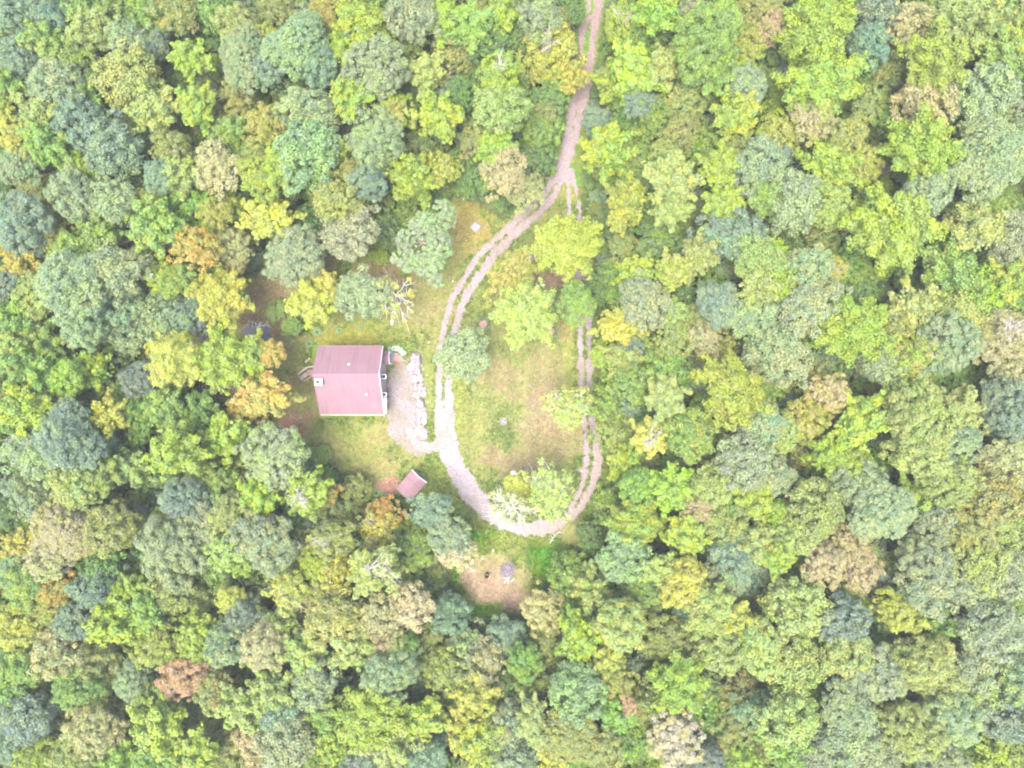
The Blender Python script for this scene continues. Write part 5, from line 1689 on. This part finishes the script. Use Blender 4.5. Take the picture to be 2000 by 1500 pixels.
# ---- build the single trees ------------------------------------------------
for s in single:
    rs = np.random.default_rng(3000 + s['i'])
    opts = SHAPES[s['style']]
    top = s['top']
    sc0 = (CAM_H - top * 0.75) / CAM_H / PPM
    rm = s['r'] * sc0 * (1.06 if s['yard'] else 0.97)
    near = sorted(opts, key=lambda d: abs(math.log(d['R'] / rm)))
    pool = [d for d in near if abs(math.log(d['R'] / rm)) < abs(math.log(near[0]['R'] / rm)) + 0.12]
    d = pool[int(rs.integers(0, len(pool)))]
    k = rm / d['R']
    an = rs.uniform(0.87, 1.15)
    kz = k * (rs.uniform(0.72, 0.88) if s['yard'] else rs.uniform(0.85, 1.08))
    if s['shrub']: kz = k * 0.7
    zc = top - d['R'] * kz * d['vz']
    if zc < d['R'] * kz * 0.3:
        zc = d['R'] * kz * 0.3
    x, y = W(s['x'], s['y'], zc + 0.12 * d['R'] * kz)
    g0 = gz(x, y)
    root = empty('shrub' if s['shrub'] else 'broadleaf_tree', (x, y, g0))
    tag(root, s['label'], 'shrub' if s['shrub'] else 'tree', 'trees and shrubs standing in the clearing' if s['yard'] or s['shrub'] else 'broadleaf trees of the surrounding woods')
    rz = rs.uniform(0, 2 * PI)
    if s['style'] == 'q':
        rz, an = 0.0, 1.0
    c1, c2 = KIND[s['kind']]
    crown = bpy.data.objects.new('crown', d['crown'])
    crown['leaf_colour'] = jitter(alb(*c1, LEAF_K), rs)
    crown['leaf_tint'] = jitter(alb(*c2, LEAF_K), rs)
    link(crown, root)
    crown.location = (0, 0, zc - g0)
    crown.rotation_euler = (rs.normal(0, 0.1), rs.normal(0, 0.1), rz)
    crown.scale = (k * an, k / an, kz)
    br = link(bpy.data.objects.new('branches', d['branches']), root)
    br.location = crown.location
    br.rotation_euler = crown.rotation_euler
    br.scale = crown.scale
    if s['snag']:
        if d['seed'] not in SNAGS:
            SNAGS[d['seed']] = snag_mesh(d)
        sn = link(bpy.data.objects.new('dead_limbs', SNAGS[d['seed']]), root)
        sn.location, sn.rotation_euler, sn.scale = crown.location, crown.rotation_euler, crown.scale
    tr = link(bpy.data.objects.new('trunk', TRUNKS[s['i'] % 4]), root)
    tk = 0.16 + 0.085 * rm
    tr.location = (0, 0, -0.08)
    tr.scale = (tk, tk, max(0.3, zc - g0 + 0.1))
    tr.rotation_euler = (0, 0, rz)


# ---- the rest of the woods as one mass each -----------------------------------
def source_object(style, idx, reduce=1.0, trunk=True):
    d = SHAPES[style][idx]
    q, a = d['q'].reshape(-1, 4, 3), d['a'].reshape(-1, 4)
    if reduce < 1:
        rs = np.random.default_rng(idx)
        kk = rs.random(len(q)) < reduce
        q, a = q[kk], a[kk]
        ctr = q.mean(1, keepdims=True)
        q = ctr + (q - ctr) * (1 / math.sqrt(reduce)) ** 0.8
    R = d['R']
    v = q.reshape(-1, 3) / R
    n = len(v) // 4
    f = np.arange(n * 4).reshape(-1, 4)
    tv, tf = tube_arrays([[((0, 0, -3.2), 0.085), ((0, 0, -1.6), 0.07), ((0.02, 0, -0.5), 0.05), ((0, 0, 0.3), 0.02)]], 5)
    me = np_mesh('woodland_tree', np.concatenate([v, tv]), np.concatenate([f, tf + len(v)]), [M['leaf_i'], M['bark']],
                 {'clump': ('FLOAT', np.concatenate([a.ravel(), np.zeros(len(tv))]))})
    mi = np.zeros(len(f) + len(tf), dtype=np.int32)
    mi[len(f):] = 1
    me.polygons.foreach_set('material_index', mi)
    return bpy.data.objects.new('woodland_tree', me)


def mass(name, sources, pts, rot, scl, idx, c1, c2):
    """one object whose points carry copies of a few trees"""
    src = bpy.data.collections.new(name + '_kinds')
    for o in sources:
        src.objects.link(o)
    me = bpy.data.meshes.new(name)
    n = len(pts)
    me.vertices.add(n)
    me.vertices.foreach_set('co', np.asarray(pts, np.float32).ravel())
    for an, typ, data in (('turn', 'FLOAT_VECTOR', rot), ('size', 'FLOAT_VECTOR', scl), ('leaf_colour', 'FLOAT_COLOR', c1), ('leaf_tint', 'FLOAT_COLOR', c2)):
        a = me.attributes.new(an, typ, 'POINT')
        a.data.foreach_set('vector' if typ == 'FLOAT_VECTOR' else 'color', np.asarray(data, np.float32).ravel())
    a = me.attributes.new('pick', 'INT', 'POINT')
    a.data.foreach_set('value', np.asarray(idx, np.int32))
    ob = link(bpy.data.objects.new(name, me))
    ng = bpy.data.node_groups.new(name, 'GeometryNodeTree')
    ng.interface.new_socket('Geometry', in_out='INPUT', socket_type='NodeSocketGeometry')
    ng.interface.new_socket('Geometry', in_out='OUTPUT', socket_type='NodeSocketGeometry')
    N, L = ng.nodes, ng.links
    gi, go = N.new('NodeGroupInput'), N.new('NodeGroupOutput')
    ci = N.new('GeometryNodeCollectionInfo')
    ci.inputs['Collection'].default_value = src
    ci.inputs['Separate Children'].default_value = True
    ci.inputs['Reset Children'].default_value = True
    ip = N.new('GeometryNodeInstanceOnPoints')
    ip.inputs['Pick Instance'].default_value = True

    def named(nm, typ):
        q = N.new('GeometryNodeInputNamedAttribute')
        q.data_type = typ
        q.inputs['Name'].default_value = nm
        return q.outputs[0]
    e2r = N.new('FunctionNodeEulerToRotation')
    L.new(named('turn', 'FLOAT_VECTOR'), e2r.inputs[0])
    L.new(gi.outputs[0], ip.inputs['Points'])
    L.new(ci.outputs[0], ip.inputs['Instance'])
    L.new(named('pick', 'INT'), ip.inputs['Instance Index'])
    L.new(e2r.outputs[0], ip.inputs['Rotation'])
    L.new(named('size', 'FLOAT_VECTOR'), ip.inputs['Scale'])
    L.new(ip.outputs[0], go.inputs[0])
    md = ob.modifiers.new('copies', 'NODES')
    md.node_group = ng
    return tag(ob, kind='stuff')


def colour_arrays(kinds, rs, s=0.07):
    a = np.array([[*jitter(alb(*KIND[k][0], LEAF_K), rs, s), 1] for k in kinds])
    b = np.array([[*jitter(alb(*KIND[k][1], LEAF_K), rs, s), 1] for k in kinds])
    return a, b


def mass_from(name, src, items, seed):
    """items: (x, y, radius, top, kind, source index)"""
    rs = np.random.default_rng(seed)
    pts, rot, scl = [], [], []
    for (x, y, r, top, kind, si) in items:
        rz = r * rs.uniform(0.9, 1.15)
        pts.append((x, y, max(top - rz, r * 0.5)))
        rot.append((rs.normal(0, 0.06), rs.normal(0, 0.06), rs.uniform(0, 2 * PI)))
        scl.append((r * rs.uniform(0.92, 1.08), r * rs.uniform(0.92, 1.08), rz))
    c1, c2 = colour_arrays([t[4] for t in items], rs)
    return mass(name, src, pts, rot, scl, [t[5] for t in items], c1, c2)


NSTY = {'m': [0, 1], 'o': [2, 3], 'f': [4, 5], 'i': [2, 3], 'q': [2], 's': [6], 'p': [6]}
SRC_A = [source_object('m', 0), source_object('m', 2), source_object('o', 0), source_object('o', 2), source_object('f', 0), source_object('f', 2), source_object('p', 0)]
items = []
for s in rest:
    sc0 = (CAM_H - s['top'] * 0.75) / CAM_H / PPM
    rm = s['r'] * sc0 * 1.04
    x, y = W(s['x'], s['y'], s['top'] - 0.85 * rm)
    items.append((x, y, rm, s['top'], s['kind'], NSTY[s['style']][s['i'] % len(NSTY[s['style']])]))
mass_from('smaller_woodland_trees', SRC_A, items, 41)

# undergrowth that fills the woods between and below the crowns
SRC_B = [source_object('f', 1, 0.45), source_object('f', 3, 0.45), source_object('o', 1, 0.4), source_object('m', 1, 0.45)]
rs = np.random.default_rng(77)
items, grid = [], {}
XL, YL = 92.0, 72.0
big = np.array([(*W(s['x'], s['y'], s['top'] - 2), s['r'] / PPM, s['top']) for s in spec])
cx_, cy_ = rs.uniform(-XL, XL, 34000), rs.uniform(-YL, YL, 34000)
cpx, cpy = 1000 + cx_ * PPM, 750 - cy_ * PPM
cdist, cin = poly_dist(cpx, cpy, CLEARING), in_poly(cpx, cpy, CLEARING)
for x, y, dc, inside in zip(cx_, cy_, cdist, cin):
    if inside:
        continue
    r = rs.uniform(0.9, 2.1)
    if dc < r * PPM * 1.05 + 3:
        r = (dc - 3) / PPM / 1.05
        if r < 0.45:
            continue
    key = (int(x // 2.2), int(y // 2.2))
    if any(math.hypot(x - a, y - b) < 0.5 * (r + q) for i in (-1, 0, 1) for j in (-1, 0, 1) for (a, b, q) in grid.get((key[0] + i, key[1] + j), ())):
        continue
    grid.setdefault(key, []).append((x, y, r))
    top = r * rs.uniform(1.5, 2.6) + (rs.uniform(0, 3.2) if dc > 40 else 0)
    kind = rs.choice(list('DDGGOBLVSG'), p=[.2, .1, .2, .1, .12, .1, .05, .04, .06, .03])
    items.append((x, y, r, top, str(kind), int(rs.integers(0, 4))))
mass_from('undergrowth', SRC_B, items, 42)

# the woods go on beyond the frame
SRC_C = [source_object('m', 3, 0.5), source_object('o', 3, 0.5), source_object('o', 4, 0.5), source_object('f', 4, 0.5)]
items = []
rs = np.random.default_rng(78)
gxs = np.arange(-150, 150, 5.4)
for x in gxs:
    for y in np.arange(-130, 130, 5.4):
        xx, yy = x + rs.uniform(-2, 2), y + rs.uniform(-2, 2)
        if abs(xx) < 66 + 6 and abs(yy) < 50 + 5:
            continue
        if abs(xx - 12) < 4.5 and yy > 40:
            continue
        r = rs.uniform(2.6, 4.4)
        top = 8.6 + r * 1.75 + rs.uniform(-1, 1.6)
        kk = 'SSBLOV' if xx > 0 else 'GVLBSO'
        items.append((xx, yy, r, top, kk[int(rs.integers(0, 6))], int(rs.integers(0, 4))))
mass_from('distant_woods', SRC_C, items, 43)



# ------------------------------------------------------------------ haze volume added to lift the dark gaps between crowns
hz = bmesh.new()
add_box(hz, (0, 0, 47.25), (2400, 2400, 98.5))
HM = bpy.data.materials.new('haze')
HM.use_nodes = True
HM.node_tree.nodes.clear()
ho = HM.node_tree.nodes.new('ShaderNodeOutputMaterial')
hv = HM.node_tree.nodes.new('ShaderNodeVolumePrincipled')
hv.inputs['Color'].default_value = (0.97, 1.0, 0.95, 1)
hv.inputs['Density'].default_value = 0.0002
hv.inputs['Anisotropy'].default_value = 0.0
HM.node_tree.links.new(hv.outputs[0], ho.inputs['Volume'])
tag(bm_obj('haze', hz, HM), kind='stuff')
